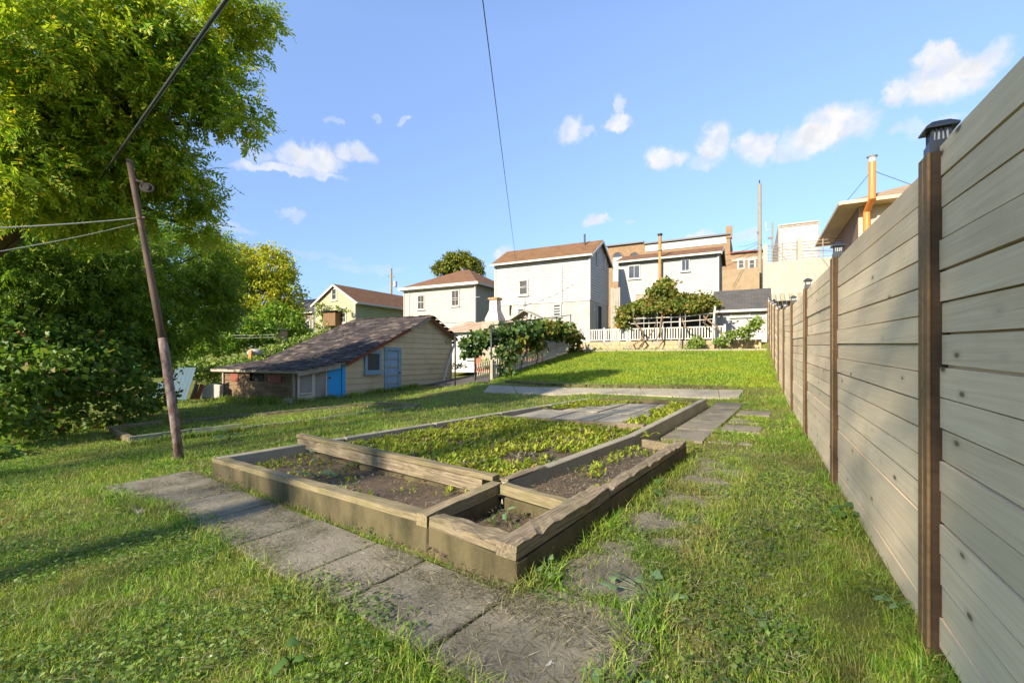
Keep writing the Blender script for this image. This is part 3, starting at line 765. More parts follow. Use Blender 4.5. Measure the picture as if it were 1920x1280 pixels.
wd = window(SWo, 682.5, 657, 713.5, 699.5, shed, M_bluetrim, paint('dark_screen_pane', (.075, .068, .06), (.03, .028, .025), .6, 8, .6, 0), 1, 1, .12, sill=True, rec=.03)
# panelled door: blue stiles, glass lights with pale rails
dw = MB(); ta, tb_, za, zb = drt[0], drt[1], SW.z(735, dy1), SW.z(735, dy0)
for (p, q_) in ((ta, ta + .16), (tb_ - .16, tb_)): dw.box(SW.pt(p, za, -.02), U * (q_ - p), RT * .075, UP * (zb - za))
dw.box(SW.pt(ta + .16, zb - .14, -.02), U * (tb_ - ta - .32), RT * .074, UP * .14); dw.box(SW.pt(ta + .16, za, -.02), U * (tb_ - ta - .32), RT * .074, UP * .10)
door = dw.build('door', M_bluetrim, shed)
zz = np.linspace(za + .10, zb - .14, 6)
for i in range(5):
    m = MB(); m.box(SW.pt(ta + .162, zz[i] + .012, -.01), U * (tb_ - ta - .324), RT * .03, UP * (zz[i + 1] - zz[i] - .024)); m.build('panel', M_blueold, door)
    if i: m = MB(); m.box(SW.pt(ta + .163, zz[i] - .02, .015), U * (tb_ - ta - .326), RT * .022, UP * .04); m.build('rail', M_greyw, door)
m = MB(); m.tube([SW.pt(tb_ - .1, za + .85, .05), SW.pt(tb_ - .1, za + .85, .11)], .03, 8); m.build('handle', M_metal_d, door)
m = MB(); m.box(SW.pt(ta - .1, za - .14, 0), U * (tb_ - ta + .2), RT * .25, UP * .10); m.build('step', M_conpale, shed)
# blue plank door and lean-to front of torn screen
LW = SW
b0, b1 = SW.t(613), SW.t(643.5)
rz_ = lambda t_: (zL + (zE - zL) * t_ / tE if t_ < 0 else zL + (zP - zL) * t_ / tP) - .10
zt0 = rz_(b0); zt1 = rz_(b1 - .12)
m = MB(); zb_ = SW.z(628, 756)
m.hexa([LW.pt(b0, zb_, .03), LW.pt(b1 - .12, zb_, .03), LW.pt(b1 - .12, zb_, -.02), LW.pt(b0, zb_, -.02), LW.pt(b0, zt0, .03), LW.pt(b1 - .12, zt1, .03), LW.pt(b1 - .12, zt1, -.02), LW.pt(b0, zt0, -.02)])
bd = m.build('blue_door', M_blue, shed); bd['label'] = 'bright blue plank door'
m = MB(); m.box(LW.pt(b1 - .11, zb_, -.02), U * .14, RT * .09, UP * (zt1 - zb_ - .01)); m.build('door_post', M_blue, shed)
m = MB(); m.tube([LW.pt(b0 + .08, zb_ + .9, .03), LW.pt(b0 + .08, zb_ + .9, .08)], .035, 8); m.build('handle', M_red, bd)
def lean_top(px): return SW.z(px, 693 + (672 - 693) * (px - 553) / (632 - 553))
s0, s1, s2 = SW.t(557), SW.t(586), SW.t(612)
for (a, b, pa, pb, low) in ((s0, s1, 557, 586, True), (s1, s2, 586, 612, False)):
    zb1 = SW.z(584, 755); m = MB(); za_, zb2 = lean_top(pa) - .08, lean_top(pb) - .08
    for (p, q_, zz0, zz1) in ((a, a + .07, za_, za_), (b - .05, b, zb2, zb2)): m.box(LW.pt(p, zb1, -.02), U * (q_ - p), RT * .06, UP * (zz0 - zb1))
    m.bar(LW.pt(a, za_ - .03, .01), LW.pt(b, zb2 - .03, .01), .055, .07)
    if low: m.box(LW.pt(a + .07, zb1, -.018), U * (b - a - .12), RT * .05, UP * .28); m.box(LW.pt(a + .05, zb1 + .30, -.018), U * (b - a - .09), RT * .09, UP * .05)
    fr = m.build('screen_frame', M_pale, shed)
    m = MB(); zl = zb1 + (.36 if low else .02)
    m.hexa([LW.pt(a + .07, zl, .008), LW.pt(b - .05, zl, .008), LW.pt(b - .05, zl, -.004), LW.pt(a + .07, zl, -.004), LW.pt(a + .07, za_ - .06, .008), LW.pt(b - .05, zb2 - .06, .008), LW.pt(b - .05, zb2 - .06, -.004), LW.pt(a + .07, za_ - .06, -.004)])
    m.build('screen', M_screen, fr)
    if not low:
        trimbar(LW.pt(a + .05, zl + .75, .02), LW.pt(b - .03, zl + 1.0, .02), .02, .05, 'brace', M_greyw, fr)
# brown lean-to side
LC = SW.pt(SW.t(555), 0); LWd = Wall(LC, -RT, -U); Ll = LWd.t(419)
zt_l = zE - .06; zb_l = -.35; nb = 7; hb = (zt_l - zb_l) / nb
m = MB(); m.box(LWd.pt(0, zb_l, -.06), -RT * Ll, U * .06 + U * 0, UP * (zt_l - zb_l)); m.build('lean_to_core', M_dark, shed)
lt = MB(); lt.box(LWd.pt(0.02, zb_l - .05, -.05), -RT * (Ll - .04), U * .5, UP * .05); ltw = lt.build('lean_to_wall', M_brown, shed)
for k in range(nb):
    z0 = zb_l + k * hb; cuts_ = sorted([0, Ll] + [random.uniform(.8, Ll - .8) for _ in range(1)])
    for a, b in zip(cuts_[:-1], cuts_[1:]):
        if k == nb - 1 or (k == nb - 2):
            # openings under the eave
            pieces = [(a, b)]
            oa, ob = LWd.t(496), LWd.t(469)
            oa, ob = min(oa, ob), max(oa, ob)
            out_ = []
            for (p, q_) in pieces:
                if p < oa: out_.append((p, min(q_, oa)))
                if q_ > ob: out_.append((max(p, ob), q_))
        else: out_ = [(a, b)]
        for (p, q_) in out_:
            if q_ - p < .05: continue
            e = [random.uniform(-.012, .012) for _ in range(2)]
            m = MB(); m.hexa([LWd.pt(p + .004, z0 + e[0], .022), LWd.pt(q_ - .004, z0 + e[1], .022), LWd.pt(q_ - .004, z0 + e[1], 0), LWd.pt(p + .004, z0 + e[0], 0),
                              LWd.pt(p + .004, z0 + hb - .006 + e[0], .006), LWd.pt(q_ - .004, z0 + hb - .006 + e[1], .006), LWd.pt(q_ - .004, z0 + hb - .006 + e[1], -.01), LWd.pt(p + .004, z0 + hb - .006 + e[0], -.01)])
            m.build('wall_plank', M_brown, ltw)
for (x0, x1) in ((505, 529), (434, 448)):
    a, b = sorted((LWd.t(x0), LWd.t(x1))); m = MB(); m.box(LWd.pt(a, zt_l - .36, .02), -RT * (b - a), -U * .02, UP * .26); m.build('shutter', M_red, ltw)
for x in (553, 421):
    a = LWd.t(x); trimbar(LWd.pt(a, zb_l, .03), LWd.pt(a, zt_l + .02, .03), .07, .07, 'corner_post', M_greyw, ltw, -U)
# roof: shingles laid one by one near the low eave, the rest joined
roof_prof = [(tE - .06, zE - .02), (.0, zL + .0), (tP, zP), (tR + .22, zR - .12)]
OVF, OVB = .22, DP + .04
def rp_(tt, z_, o): return SW.pt(tt, z_, o)
m = MB()
for (a, b) in zip(roof_prof[:-1], roof_prof[1:]):
    lo, hi = a, b
    m.hexa([rp_(lo[0], lo[1] - .09, OVF), rp_(hi[0], hi[1] - .09, OVF), rp_(hi[0], hi[1] - .09, -OVB), rp_(lo[0], lo[1] - .09, -OVB),
            rp_(lo[0], lo[1] - .012, OVF), rp_(hi[0], hi[1] - .012, OVF), rp_(hi[0], hi[1] - .012, -OVB), rp_(lo[0], lo[1] - .012, -OVB)])
    m.f[-6:] = [f[::-1] for f in m.f[-6:]]
roof = m.build('roof', M_greyw, shed)
sm = []
def sh_mesh(v):
    w, l = .325, .26; c = [random.uniform(0, .035) ** 1.0 * (random.random() < .6) for _ in range(2)]
    P = [(-w / 2, 0, c[0] + .004), (w / 2, 0, c[1] + .004), (w / 2, l, .002), (-w / 2, l, .002)]
    me = bpy.data.meshes.new('shingle'); vs = [(x, y, z_ + .014) for x, y, z_ in P] + P
    me.from_pydata(vs, [], [(0, 1, 2, 3), (7, 6, 5, 4), (4, 5, 1, 0), (5, 6, 2, 1), (6, 7, 3, 2), (7, 4, 0, 3)]); me.materials.append(M_shin); return me
shm = [sh_mesh(i) for i in range(8)]
cnt = 0; rest = MB(); invS = WM[roof.name]
for si, (a, b) in enumerate(zip(roof_prof[:-1], roof_prof[1:])):
    if si == 2: a, b = b, a
    A = Vector((a[0], a[1])); Bv = Vector((b[0], b[1])); L = (Bv - A).length; d = (Bv - A) / L; ex = .175; nrow = int(L / ex) + 1
    yv = (U * d.x + UP * d.y).normalized(); xv = -RT if si < 2 else RT
    nv = xv.cross(yv).normalized()
    if nv.z < 0: xv = -xv; nv = xv.cross(yv).normalized()
    W_ = OVF + OVB
    for r_ in range(nrow):
        s_ = min(r_ * ex, L - .2) - (.03 if r_ == 0 else 0); x = -.16 * (r_ % 2)
        sag = lambda f: -.06 * math.sin(math.pi * np.clip(f, 0, 1)) * (1 if si < 2 else 0)
        while x < W_:
            o = OVF - x - .16
            if -OVB - .1 < o < OVF + .05:
                base = rp_(A.x + d.x * s_, A.y + d.y * s_, o) + nv * .004
                a_ = random.uniform(-.05, .05)
                xx = (xv * math.cos(a_) + yv * math.sin(a_)); yy = nv.cross(xx); tilt = random.uniform(-.02, .05)
                nn = (nv - yy * tilt).normalized(); yy = nn.cross(xx)
                M4 = Matrix((xx, yy, nn)).transposed().to_4x4(); M4.translation = base + nv * random.uniform(0, .006) + yv * random.uniform(-.025, .025)
                if cnt < 300 and random.random() > .02:
                    ob = bpy.data.objects.new('shingle', shm[random.randrange(8)]); COL.objects.link(ob); ob.parent = roof; ob.matrix_basis = invS @ M4; cnt += 1
                elif random.random() > .015:
                    me = shm[random.randrange(8)]; rest.add([M4 @ v.co for v in me.vertices], [tuple(p.vertices) for p in me.polygons])
            x += .33
t = NT('shed_shingle_joined'); rn = t.island()
c = t.ramp(rn, [(0, (.022, .019, .018)), (.3, (.04, .031, .027)), (.6, (.062, .045, .037)), (.85, (.085, .070, .058)), (.94, (.17, .125, .09)), (1, (.14, .10, .075))])
c = t.mix(t.ramp(t.noise(.7, 4, .6), [(.4, 0), (.62, .7)]), c, (.055, .042, .036))
c = t.mix(.35, c, t.ramp(t.noise(25, 3, .6), [(.3, .4), (.7, 1)]), 'MULTIPLY')
setp(rest.build('shingles', t.fin(c, .9, .2), roof), kind='stuff')
# barge boards
for (p, q_, mt) in (((tP, zP), (tP - 1.35, zP + (zL - zP) * 1.35 / tP), M_greyw), ((tP - 1.37, zP + (zL - zP) * 1.37 / tP), (-.1, zL - .05), M_red), ((tP, zP), (tR + .22, zR - .12), M_red), ((-.35, zL - .10), (tE - .06, zE - .03), M_greyw)):
    trimbar(rp_(p[0], p[1] - .085, OVF + .018), rp_(q_[0], q_[1] - .085, OVF + .018), .035, .13, 'barge_board', mt, roof)
trimbar(rp_(tE - .07, zE - .05, OVF), rp_(tE - .07, zE - .05, -OVB), .05, .09, 'eave_board', M_greyw, roof)
# leaning white pipe and small bits by the right corner of the shed
pp = thing('downpipe', 'white downpipe leaning against the right end of the beige shed', 'pipe', SW.pt(SW.t(824), tz(*SW.pt(SW.t(824), 0)[:2]), .3), 0)
m = MB(); m.tube([SW.pt(SW.t(822), SW.z(822, 723), .22), SW.pt(SW.t(846), SW.z(846, 652), .10)], .045, 8); m.build('pipe', M_gutter, pp)
m = MB(); m.tube([SW.pt(SW.t(846), SW.z(846, 652), .10), SW.pt(SW.t(851), SW.z(851, 643), .06)], .05, 8); m.build('elbow', M_gutter, pp)
lm = thing('wall_lamp', 'small dark lamp bracket near the top right corner of the shed', 'lamp', SW.pt(tR - .5, SW.z(840, 642), .03), 0)
m = MB(); m.box(SW.pt(SW.t(834), SW.z(840, 643), .02), U * .38, RT * .05, UP * .07); m.build('bracket', M_greyw, lm)
m = MB(); m.tube([SW.pt(tR + .02, SW.z(850, 643), .06), SW.pt(tR + .16, SW.z(850, 641), .10)], [.05, .08], 8); m.build('lamp_head', M_metal_d, lm)

# ---- houses on the rise behind
def house(name, label, px, Y, z0, cat='house', group=None):
    O = at(px, HY, Y); return thing(name, label, cat, (O.x, O.y, z0), YAWR, group), Vector((O.x, O.y, z0))
M_wsid = paint('white_siding', (.385, .37, .335), (.27, .24, .195), .6, 1.3, .6, .1, (1, 1, .35))
M_wplas = paint('white_plaster', (.38, .36, .315), (.24, .21, .16), .85, 1.2, .7, .25)
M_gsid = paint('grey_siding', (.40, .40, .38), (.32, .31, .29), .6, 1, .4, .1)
M_roofbr = roofmat('brown_shingles', (.21, .115, .055), (.16, .085, .042))
M_roofor = roofmat('rust_shingles', (.20, .105, .055), (.15, .078, .042))
M_roofgr = roofmat('grey_shingles', (.10, .092, .082), (.075, .07, .065))
def gable_house(T, O, w, dep, ze, zr, mats, ex, roofm, z_low=None, ovf=.28, ridge_along='x', mlow=None, rp=.5):
    """box with a ridge; local x right (RT), y away (U). ridge_along x: gables on the left and right ends"""
    Lf = O - RT * w
    front = Wall(Lf, RT, -U); right = Wall(O, U, RT); left = Wall(Lf, U, -RT)
    z0 = O.z; zl = z_low if z_low else z0
    m = MB()
    if ridge_along == 'x':
        prof = [O + UP * 0, O + U * dep, O + U * dep + UP * (ze - z0), O + U * dep * rp + UP * (zr - z0 - .05), O + UP * (ze - z0)]
        m.prism(prof, -RT * w)
    else:
        prof = [Lf, O, O + UP * (ze - z0), Lf + RT * w * rp + UP * (zr - z0 - .05), Lf + UP * (ze - z0)]
        m.prism(prof, U * dep)
    wl_ = m.build('wall', mlow or mats[0], T)
    m = MB()
    def gz(L):
        def f(z):
            if z <= ze: return (0, L)
            k = (z - ze) / (zr - ze); a = L * rp * k; b = L - L * (1 - rp) * k
            return (a, b) if b - a > .05 else None
        return f
    if ridge_along == 'x': siding(m, front, (zl, ze), ex, lambda z: (0, w)); fs = m.build('siding', mats[0], wl_)
    else: siding(m, front, (zl, zr - .05), ex, gz(w)); fs = m.build('siding', mats[0], wl_)
    m = MB()
    if ridge_along == 'x': siding(m, right, (zl, zr - .05), ex, gz(dep))
    else: siding(m, right, (zl, ze), ex, lambda z: (0, dep))
    rs_ = m.build('siding', mats[1], wl_)
    for P in (front.pt(.0, 0, .02), front.pt(w, 0, .02)):
        trimbar(Vector((P.x, P.y, zl)), Vector((P.x, P.y, ze - .05)), .1, .1, 'corner_trim', M_frame, wl_, U)
    ov = ovf; oe = .22
    if ridge_along == 'x':
        sl = (zr - ze) / (dep * rp); sl2 = (zr - ze) / (dep * (1 - rp))
        e0 = ze - sl * ov; e1_ = ze - sl2 * ov
        A = O + RT * oe; Bq = Lf - RT * oe
        f4 = [Bq - U * ov, A - U * ov, A + U * dep * rp, Bq + U * dep * rp]; zz = [e0, e0, zr, zr]
        b4 = [A + U * (dep + ov), Bq + U * (dep + ov), Bq + U * dep * rp, A + U * dep * rp]; zb4 = [e1_, e1_, zr, zr]
        for q4, zs in ((f4, zz), (b4, zb4)):
            plate_uv([Vector((p.x, p.y, z_ + .06)) for p, z_ in zip(q4, zs)], .07, 'roof', roofm, T)
        trimbar(Vector((f4[0].x, f4[0].y, e0 + .0)) - U * .03, Vector((f4[1].x, f4[1].y, e0 + .0)) - U * .03, .06, .11, 'gutter', M_gutter, T)
        for q4, zs in ((f4, zz), (b4, zb4)):
            i, j = (1, 2) if q4 is f4 else (0, 3)
            trimbar(Vector((q4[i].x, q4[i].y, zs[i] - .06)) + RT * .02, Vector((q4[j].x, q4[j].y, zs[j] - .06)) + RT * .02, .04, .13, 'barge_board', M_gutter, T)
    else:
        sl = (zr - ze) / (w * rp); e0 = ze - sl * ov
        mid = Lf + RT * w * rp
        r4 = [O + RT * ov - U * oe, O + RT * ov + U * (dep + oe), mid + U * (dep + oe), mid - U * oe]
        l4 = [Lf - RT * ov + U * (dep + oe), Lf - RT * ov - U * oe, mid - U * oe, mid + U * (dep + oe)]
        for q4 in (r4, l4):
            zs = [e0, e0, zr, zr]; plate_uv([Vector((p.x, p.y, z_ + .06)) for p, z_ in zip(q4, zs)], .07, 'roof', roofm, T)
        trimbar(Vector((r4[0].x, r4[0].y, e0)) + RT * .03, Vector((r4[1].x, r4[1].y, e0)) + RT * .03, .07, .16, 'gutter', M_gutter, T)
        for (p, q_) in ((r4[0], mid), (l4[1], mid)):
            q2_ = mid - U * oe
            trimbar(Vector((p.x, p.y, e0 - .04)) - U * .02, Vector((q2_.x, q2_.y, zr - .04)) - U * .02, .04, .17, 'barge_board', M_gutter, T)
    return front, right, left, wl_
# white two-storey gable house
T, O = house('white_house', 'tall white house with brown gable roof and grey siding on its shaded end', 1106, 27.0, 1.0)
fw_ = Wall(O, -RT, -U); w_ = fw_.t(929); rw_ = Wall(O, U, RT); dp_ = rw_.t(1141)
ze_ = fw_.z(1106, 474) ; zr_ = HC + (HY - 452) / F * (O.y + U.y * dp_ * .5)
zl_ = fw_.z(1106, 562)
fr, rt, lf, wl_ = gable_house(T, O, w_, dp_, ze_, zr_, (M_wsid, M_gsid), .16, M_roofbr, zl_, .3, 'x', M_wplas)
window(fr, 973, 524, 991, 554, T, gm=M_curtain, ny=2, fw=.09)
window(fr, 971, 578, 984, 594, T, ny=3, fw=.06); window(fr, 1037, 569, 1053, 594, T, ny=4, fw=.09, mw=.07)
trimbar(fr.pt(fr.t(1054), fr.z(1054, 502), .05), fr.pt(fr.t(1054), fr.z(1054, 568), .05), .05, .05, 'conduit', M_gutter, T, U)
trimbar(fr.pt(0, zl_ + .0, .02), fr.pt(w_, zl_ + .0, .02), .05, .06, 'drip_board', M_gutter, T)
window(rt, 1117.5, 470, 1120.5, 498, T, gm=M_frame, ny=1, fw=.05, sill=False); window(rt, 1131.5, 478, 1136, 507, T, gm=M_frame, ny=1, fw=.05, sill=False)
window(rt, 1119, 572, 1127, 620, T, M_gsid, M_dark, 1, 1, .06, 'door_opening', False)
m = MB(); P = fr.pt(w_, zr_ - .15, 0) + U * dp_ * .35 - RT * .8; P = Vector((P.x, P.y, zr_ - .35)); m.tube([P, P + UP * .75], .06, 8); m.build('vent_pipe', M_metal_d, T)
m = MB(); m.tube([fr.pt(fr.t(984), fr.z(984, 572), .02), fr.pt(fr.t(984), fr.z(984, 566), .02)], .12, 8); m.build('meter', M_gsid, T)
m = MB(); m.tube([fr.pt(fr.t(957), fr.z(957, 591), .03), fr.pt(fr.t(957), fr.z(957, 580), .05), fr.pt(fr.t(958), fr.z(958, 572), .1)], .05, 6); m.build('flue', M_metal_d, T)
# white flat-fronted house with low brown roof
T, O = house('white_house', 'white clapboard house with rusty stove pipe rising in front of it', 1346, 28.0, 1.2)
fw_ = Wall(O, -RT, -U); w_ = fw_.t(1161); ze_ = fw_.z(1346, 472)
fr, rt, lf, wl_ = gable_house(T, O, w_, 4.2, ze_, ze_ + .72, (M_wsid, M_gsid), .15, M_roofor, None, .32, 'x')
window(fr, 1178, 497, 1201, 523, T, fm=M_gsid, nx=2, ny=1, fw=.07); window(fr, 1277, 486, 1294, 509, T, fm=M_gsid, nx=2, ny=1, fw=.07)
window(fr, 1193, 551, 1213, 561, T, fm=M_conpale, gm=M_greyw, ny=1, fw=.05)
trimbar(fr.pt(w_ + .03, ze_ - .1, .05), fr.pt(w_ + .03, 3.3, .05), .08, .08, 'downpipe', M_gutter, T, U)
# its stove pipe
M_rust = paint('rusty_pipe', (.34, .20, .06), (.16, .085, .03), .7, 6, .6, .2, spec=.4)
sp = thing('stove_pipe', 'tall rusty ochre stove pipe with cap above the grape arbor', 'chimney pipe', fr.pt(fr.t(1239), 3.0, .5), 0)
m = MB(); m.tube([fr.pt(fr.t(1239), 2.6, .3), fr.pt(fr.t(1239), fr.z(1239, 443), .3)], .105, 12); m.build('pipe', M_rust, sp)
m = MB(); zc = fr.z(1239, 443); m.tube([fr.pt(fr.t(1239), zc - .05, .3), fr.pt(fr.t(1239), zc + .02, .3), fr.pt(fr.t(1239), zc + .1, .3)], [.12, .17, .15], 12); m.build('cap', M_metal_d, sp)
for yy in (472, 540): m = MB(); zc = fr.z(1239, yy); m.tube([fr.pt(fr.t(1239), zc - .02, .3), fr.pt(fr.t(1239), zc + .03, .3)], .125, 12); m.build('collar', M_metal_d, sp)
# cream hip-roofed house
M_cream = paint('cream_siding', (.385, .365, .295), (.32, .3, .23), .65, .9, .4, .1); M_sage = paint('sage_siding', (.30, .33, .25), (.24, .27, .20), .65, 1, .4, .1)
T, O = house('hip_roof_house', 'cream two-window house with brown hip roof and sage green end', 892, 34.0, 1.5)
fw_ = Wall(O, -RT, -U); w_ = fw_.t(758.5); dp_ = 6.6; ze_ = fw_.z(891, 529); zr_ = ze_ + 1.75
Lf = O - RT * w_; fr = Wall(Lf, RT, -U); rt = Wall(O, U, RT)
m = MB(); m.box(Lf, RT * w_, U * dp_, UP * (ze_ - O.z)); wl_ = m.build('wall', M_cream, T)
m = MB(); siding(m, fr, (3.0, ze_), .13, lambda z: (0, w_)); m.build('siding', M_cream, wl_)
m = MB(); siding(m, rt, (3.0, ze_), .13, lambda z: (0, dp_)); m.build('siding', M_sage, wl_)
for k in (0, w_): trimbar(fr.pt(k, 3, .02), fr.pt(k, ze_, .02), .1, .1, 'corner_trim', M_frame, wl_, U)
ov = .35; c4 = [Lf - RT * ov - U * ov, O + RT * ov - U * ov, O + RT * ov + U * (dp_ + ov), Lf - RT * ov + U * (dp_ + ov)]; c4 = [Vector((p.x, p.y, ze_ - .02)) for p in c4]
r1 = Lf + RT * (dp_ * .5) + U * dp_ * .5; r2 = O - RT * (dp_ * .42) + U * dp_ * .5; r1 = Vector((r1.x, r1.y, zr_)); r2 = Vector((r2.x, r2.y, zr_))
for q4 in ([c4[0], c4[1], r2, r1], [c4[1], c4[2], r2], [c4[2], c4[3], r1, r2], [c4[3], c4[0], r1]): plate_uv(q4, .06, 'roof', M_roofor, T)
trimbar(c4[0] - U * .03 - UP * .08, c4[1] - U * .03 - UP * .08, .07, .2, 'gutter', M_gutter, T); trimbar(c4[1] + RT * .03 - UP * .08, c4[2] + RT * .03 - UP * .08, .07, .2, 'gutter', M_gutter, T)
trimbar(c4[0] - UP * .2 + U * .17 + RT * .2, c4[1] - UP * .2 + U * .17 - RT * .2, .3, .04, 'soffit', M_frame, T)
window(fr, 783, 552.5, 797, 581, T, gm=M_curtain, nx=2, ny=2, fw=.09); window(fr, 846.5, 543, 862, 574.5, T, gm=M_curtain, nx=2, ny=2, fw=.09)
trimbar(fr.pt(w_ - .02, ze_ - .1, .07), fr.pt(w_ - .02, 3.4, .07), .09, .09, 'downpipe', M_gutter, T, U); trimbar(fr.pt(.55, ze_ - .1, .05), fr.pt(.55, 3.4, .05), .05, .05, 'downpipe', M_gutter, T, U)
m = MB(); P = r1.lerp(r2, .25) + U * .15; m.tube([P - UP * .2, P + UP * .12, P + UP * .2], [.28, .28, .2], 10); m.build('roof_vent', M_metal_d, T)
# yellow-green gable house
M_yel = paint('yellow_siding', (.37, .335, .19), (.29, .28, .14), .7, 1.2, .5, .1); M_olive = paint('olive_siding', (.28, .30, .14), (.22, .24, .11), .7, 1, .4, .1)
T, O = house('gable_house', 'yellow clapboard gable house with olive side wall and vines on one corner', 666.5, 38.0, .5)
fw_ = Wall(O, -RT, -U); w_ = fw_.t(592); ze_ = fw_.z(667, 563) ; zr_ = HC + (HY - 534) / F * (O.y + .47 * w_ * .5)
rw_ = Wall(O, U, RT); dp_ = rw_.t(757) + 3.5
fr, rt, lf, wl_ = gable_house(T, O, w_, dp_, ze_, zr_, (M_yel, M_olive), .2, M_roofor, None, .38, 'y')
window(fr, 622, 540, 632.5, 563.5, T, fw=.12, ny=2); window(fr, 606, 578, 618, 607, T, fw=.12, ny=2); window(fr, 639, 576, 650, 606, T, gm=M_curtain, fw=.12, nx=2, ny=3)
m = MB(); a, za = fr.p(618.5, 612); b = fr.t(641); zt = fr.z(630, 588); m.box(fr.pt(a, za, 0), RT * (b - a), -U * .7, UP * (zt - za)); bx_ = m.build('porch_box', woodmat('cedar', (.20, .12, .05), (.14, .08, .035), axis=2), T)
m = MB(); m.box(fr.pt(a - .1, zt + .12, 0), RT * (b - a + .2), -U * .85, UP * .06); m.build('porch_roof', M_dark, T)
for k in (.1, .5, .9): trimbar(fr.pt(a + (b - a) * k, zt, .6), fr.pt(a + (b - a) * k, zt + .12, .6), .06, .06, 'porch_post', M_greyw, T, U)
# weathered grey-brown house behind the yellow tree
M_wth = paint('weathered_shingle_siding', (.19, .155, .115), (.30, .22, .15), .9, 5, .6, .3)
T, O = house('old_house', 'weathered grey-brown house half hidden behind the yellow tree', 592, 43.5, .5)
O = O + RT * -.3
fr, rt, lf, wl_ = gable_house(T, O, 5.5, 6, 5.7, 7.35, (M_wth, M_wth), .2, M_roofgr, None, .3, 'x')
window(fr, 574, 600, 582.5, 622, T, fw=.12, ny=2)
# brown brick commercial block behind
def brickmat(name, c1, c2, mort, bw=.22, bh_=.075, sc=1):
    t = NT(name); v = t.n('ShaderNodeTexBrick'); v.inputs['Brick Width'].default_value = bw; v.inputs['Row Height'].default_value = bh_; v.inputs['Mortar Size'].default_value = .008; v.inputs['Scale'].default_value = sc
    v.inputs['Color1'].default_value = (*c1, 1); v.inputs['Color2'].default_value = (*c2, 1); v.inputs['Mortar'].default_value = (*mort, 1)
    m_ = t.n('ShaderNodeCombineXYZ'); s_ = t.n('ShaderNodeSeparateXYZ'); t.l(t.tc.outputs['Object'], s_.inputs[0])
    t.l(t.math('ADD', s_.outputs[0], s_.outputs[1]), m_.inputs[0]); t.l(s_.outputs[2], m_.inputs[1]); t.l(m_.outputs[0], v.inputs['Vector'])
    c = t.mix(.4, v.outputs['Color'], t.ramp(t.noise(1.2, 5, .6), [(.3, .6), (.7, 1)]), 'MULTIPLY')
    return t.fin(c, .9, .15)
M_brick = brickmat('brown_brick', (.27, .165, .085), (.21, .125, .065), (.28, .21, .13)); M_brickp = brickmat('pale_brick', (.62, .46, .31), (.54, .38, .25), (.60, .5, .38))
T, O = house('brick_block', 'long brown brick commercial building with arched windows and stepped parapet', 1437, 40.0, 2.0, 'building')
fw_ = Wall(O, -RT, -U); w_ = fw_.t(1139); Lf = O - RT * w_; fr = Wall(Lf, RT, -U)
tm = fr.t(1208); te = fr.t(1369)
zA = fr.z(1170, 459); zB = fr.z(1290, 449); zC = fr.z(1400, 473)
m = MB(); m.box(fr.pt(0, 2.0), RT * tm, U * 6, UP * (zA - 2)); m.box(fr.pt(tm + .001, 2.0), RT * (te - tm), U * 6, UP * (zB - 2.0)); m.box(fr.pt(te + .002, 2.0), RT * (w_ - te), U * 6, UP * (zC - 2.0)); wl_ = m.build('wall', M_brick, T)
trimbar(fr.pt(-.1, zA + .05, .05), fr.pt(tm, zA + .05, .05), .4, .14, 'coping', M_metal_d, T); trimbar(fr.pt(tm, zB + .05, .05), fr.pt(te, zB + .05, .05), .4, .14, 'coping', M_metal_d, T); trimbar(fr.pt(te, zC + .05, .05), fr.pt(w_, zC + .05, .05), .4, .12, 'coping', M_red, T)
m = MB(); m.box(fr.pt(tm + .1, zB - .75, 0), RT * (te - tm - .4), -U * .05, UP * .62); m.build('cornice_band', M_frame, T)
m = MB(); m.box(fr.pt(te - .35, zB - .3, .1), RT * .5, U * .6, UP * 1.1); m.build('chimney', M_brick, T)
m = MB(); m.box(fr.pt(te + .1, zC - .75, 0), RT * (w_ - te - .2), -U * .06, UP * .3); m.build('lintel_band', M_greyw, T)
for x0, x1 in ((1149.5, 1167), (1181, 1198)):
    a, b = fr.t(x0), fr.t(x1); zb_ = fr.z((x0 + x1) / 2, 500); zs = fr.z((x0 + x1) / 2, 482); r_ = (b - a) / 2; cc = (a + b) / 2
    arc = [fr.pt(cc + r_ * math.cos(k), zs + r_ * math.sin(k), 0) for k in np.linspace(0, math.pi, 11)]
    m = MB(); m.prism(arc, -U * .03); wo_ = m.build('window', M_glass, T)
    m = MB(); m.box(fr.pt(a, zb_ - 1.5, .001), RT * (b - a), -U * .035, UP * (zs - zb_ + 1.5 - .02)); m.build('blind', M_frame, wo_)
    ro = [fr.pt(cc + (r_ + .04) * math.cos(k), zs + (r_ + .04) * math.sin(k), .02) for k in np.linspace(0, math.pi, 11)]
    m = MB(); m.tube(ro, .07, 6); m.build('arch', M_brick, wo_)
for x0, x1 in ((1382.5, 1397), (1402.5, 1417)): window(fr, x0, 485, x1, 505, T, gm=M_curtain, ny=2, fw=.12)
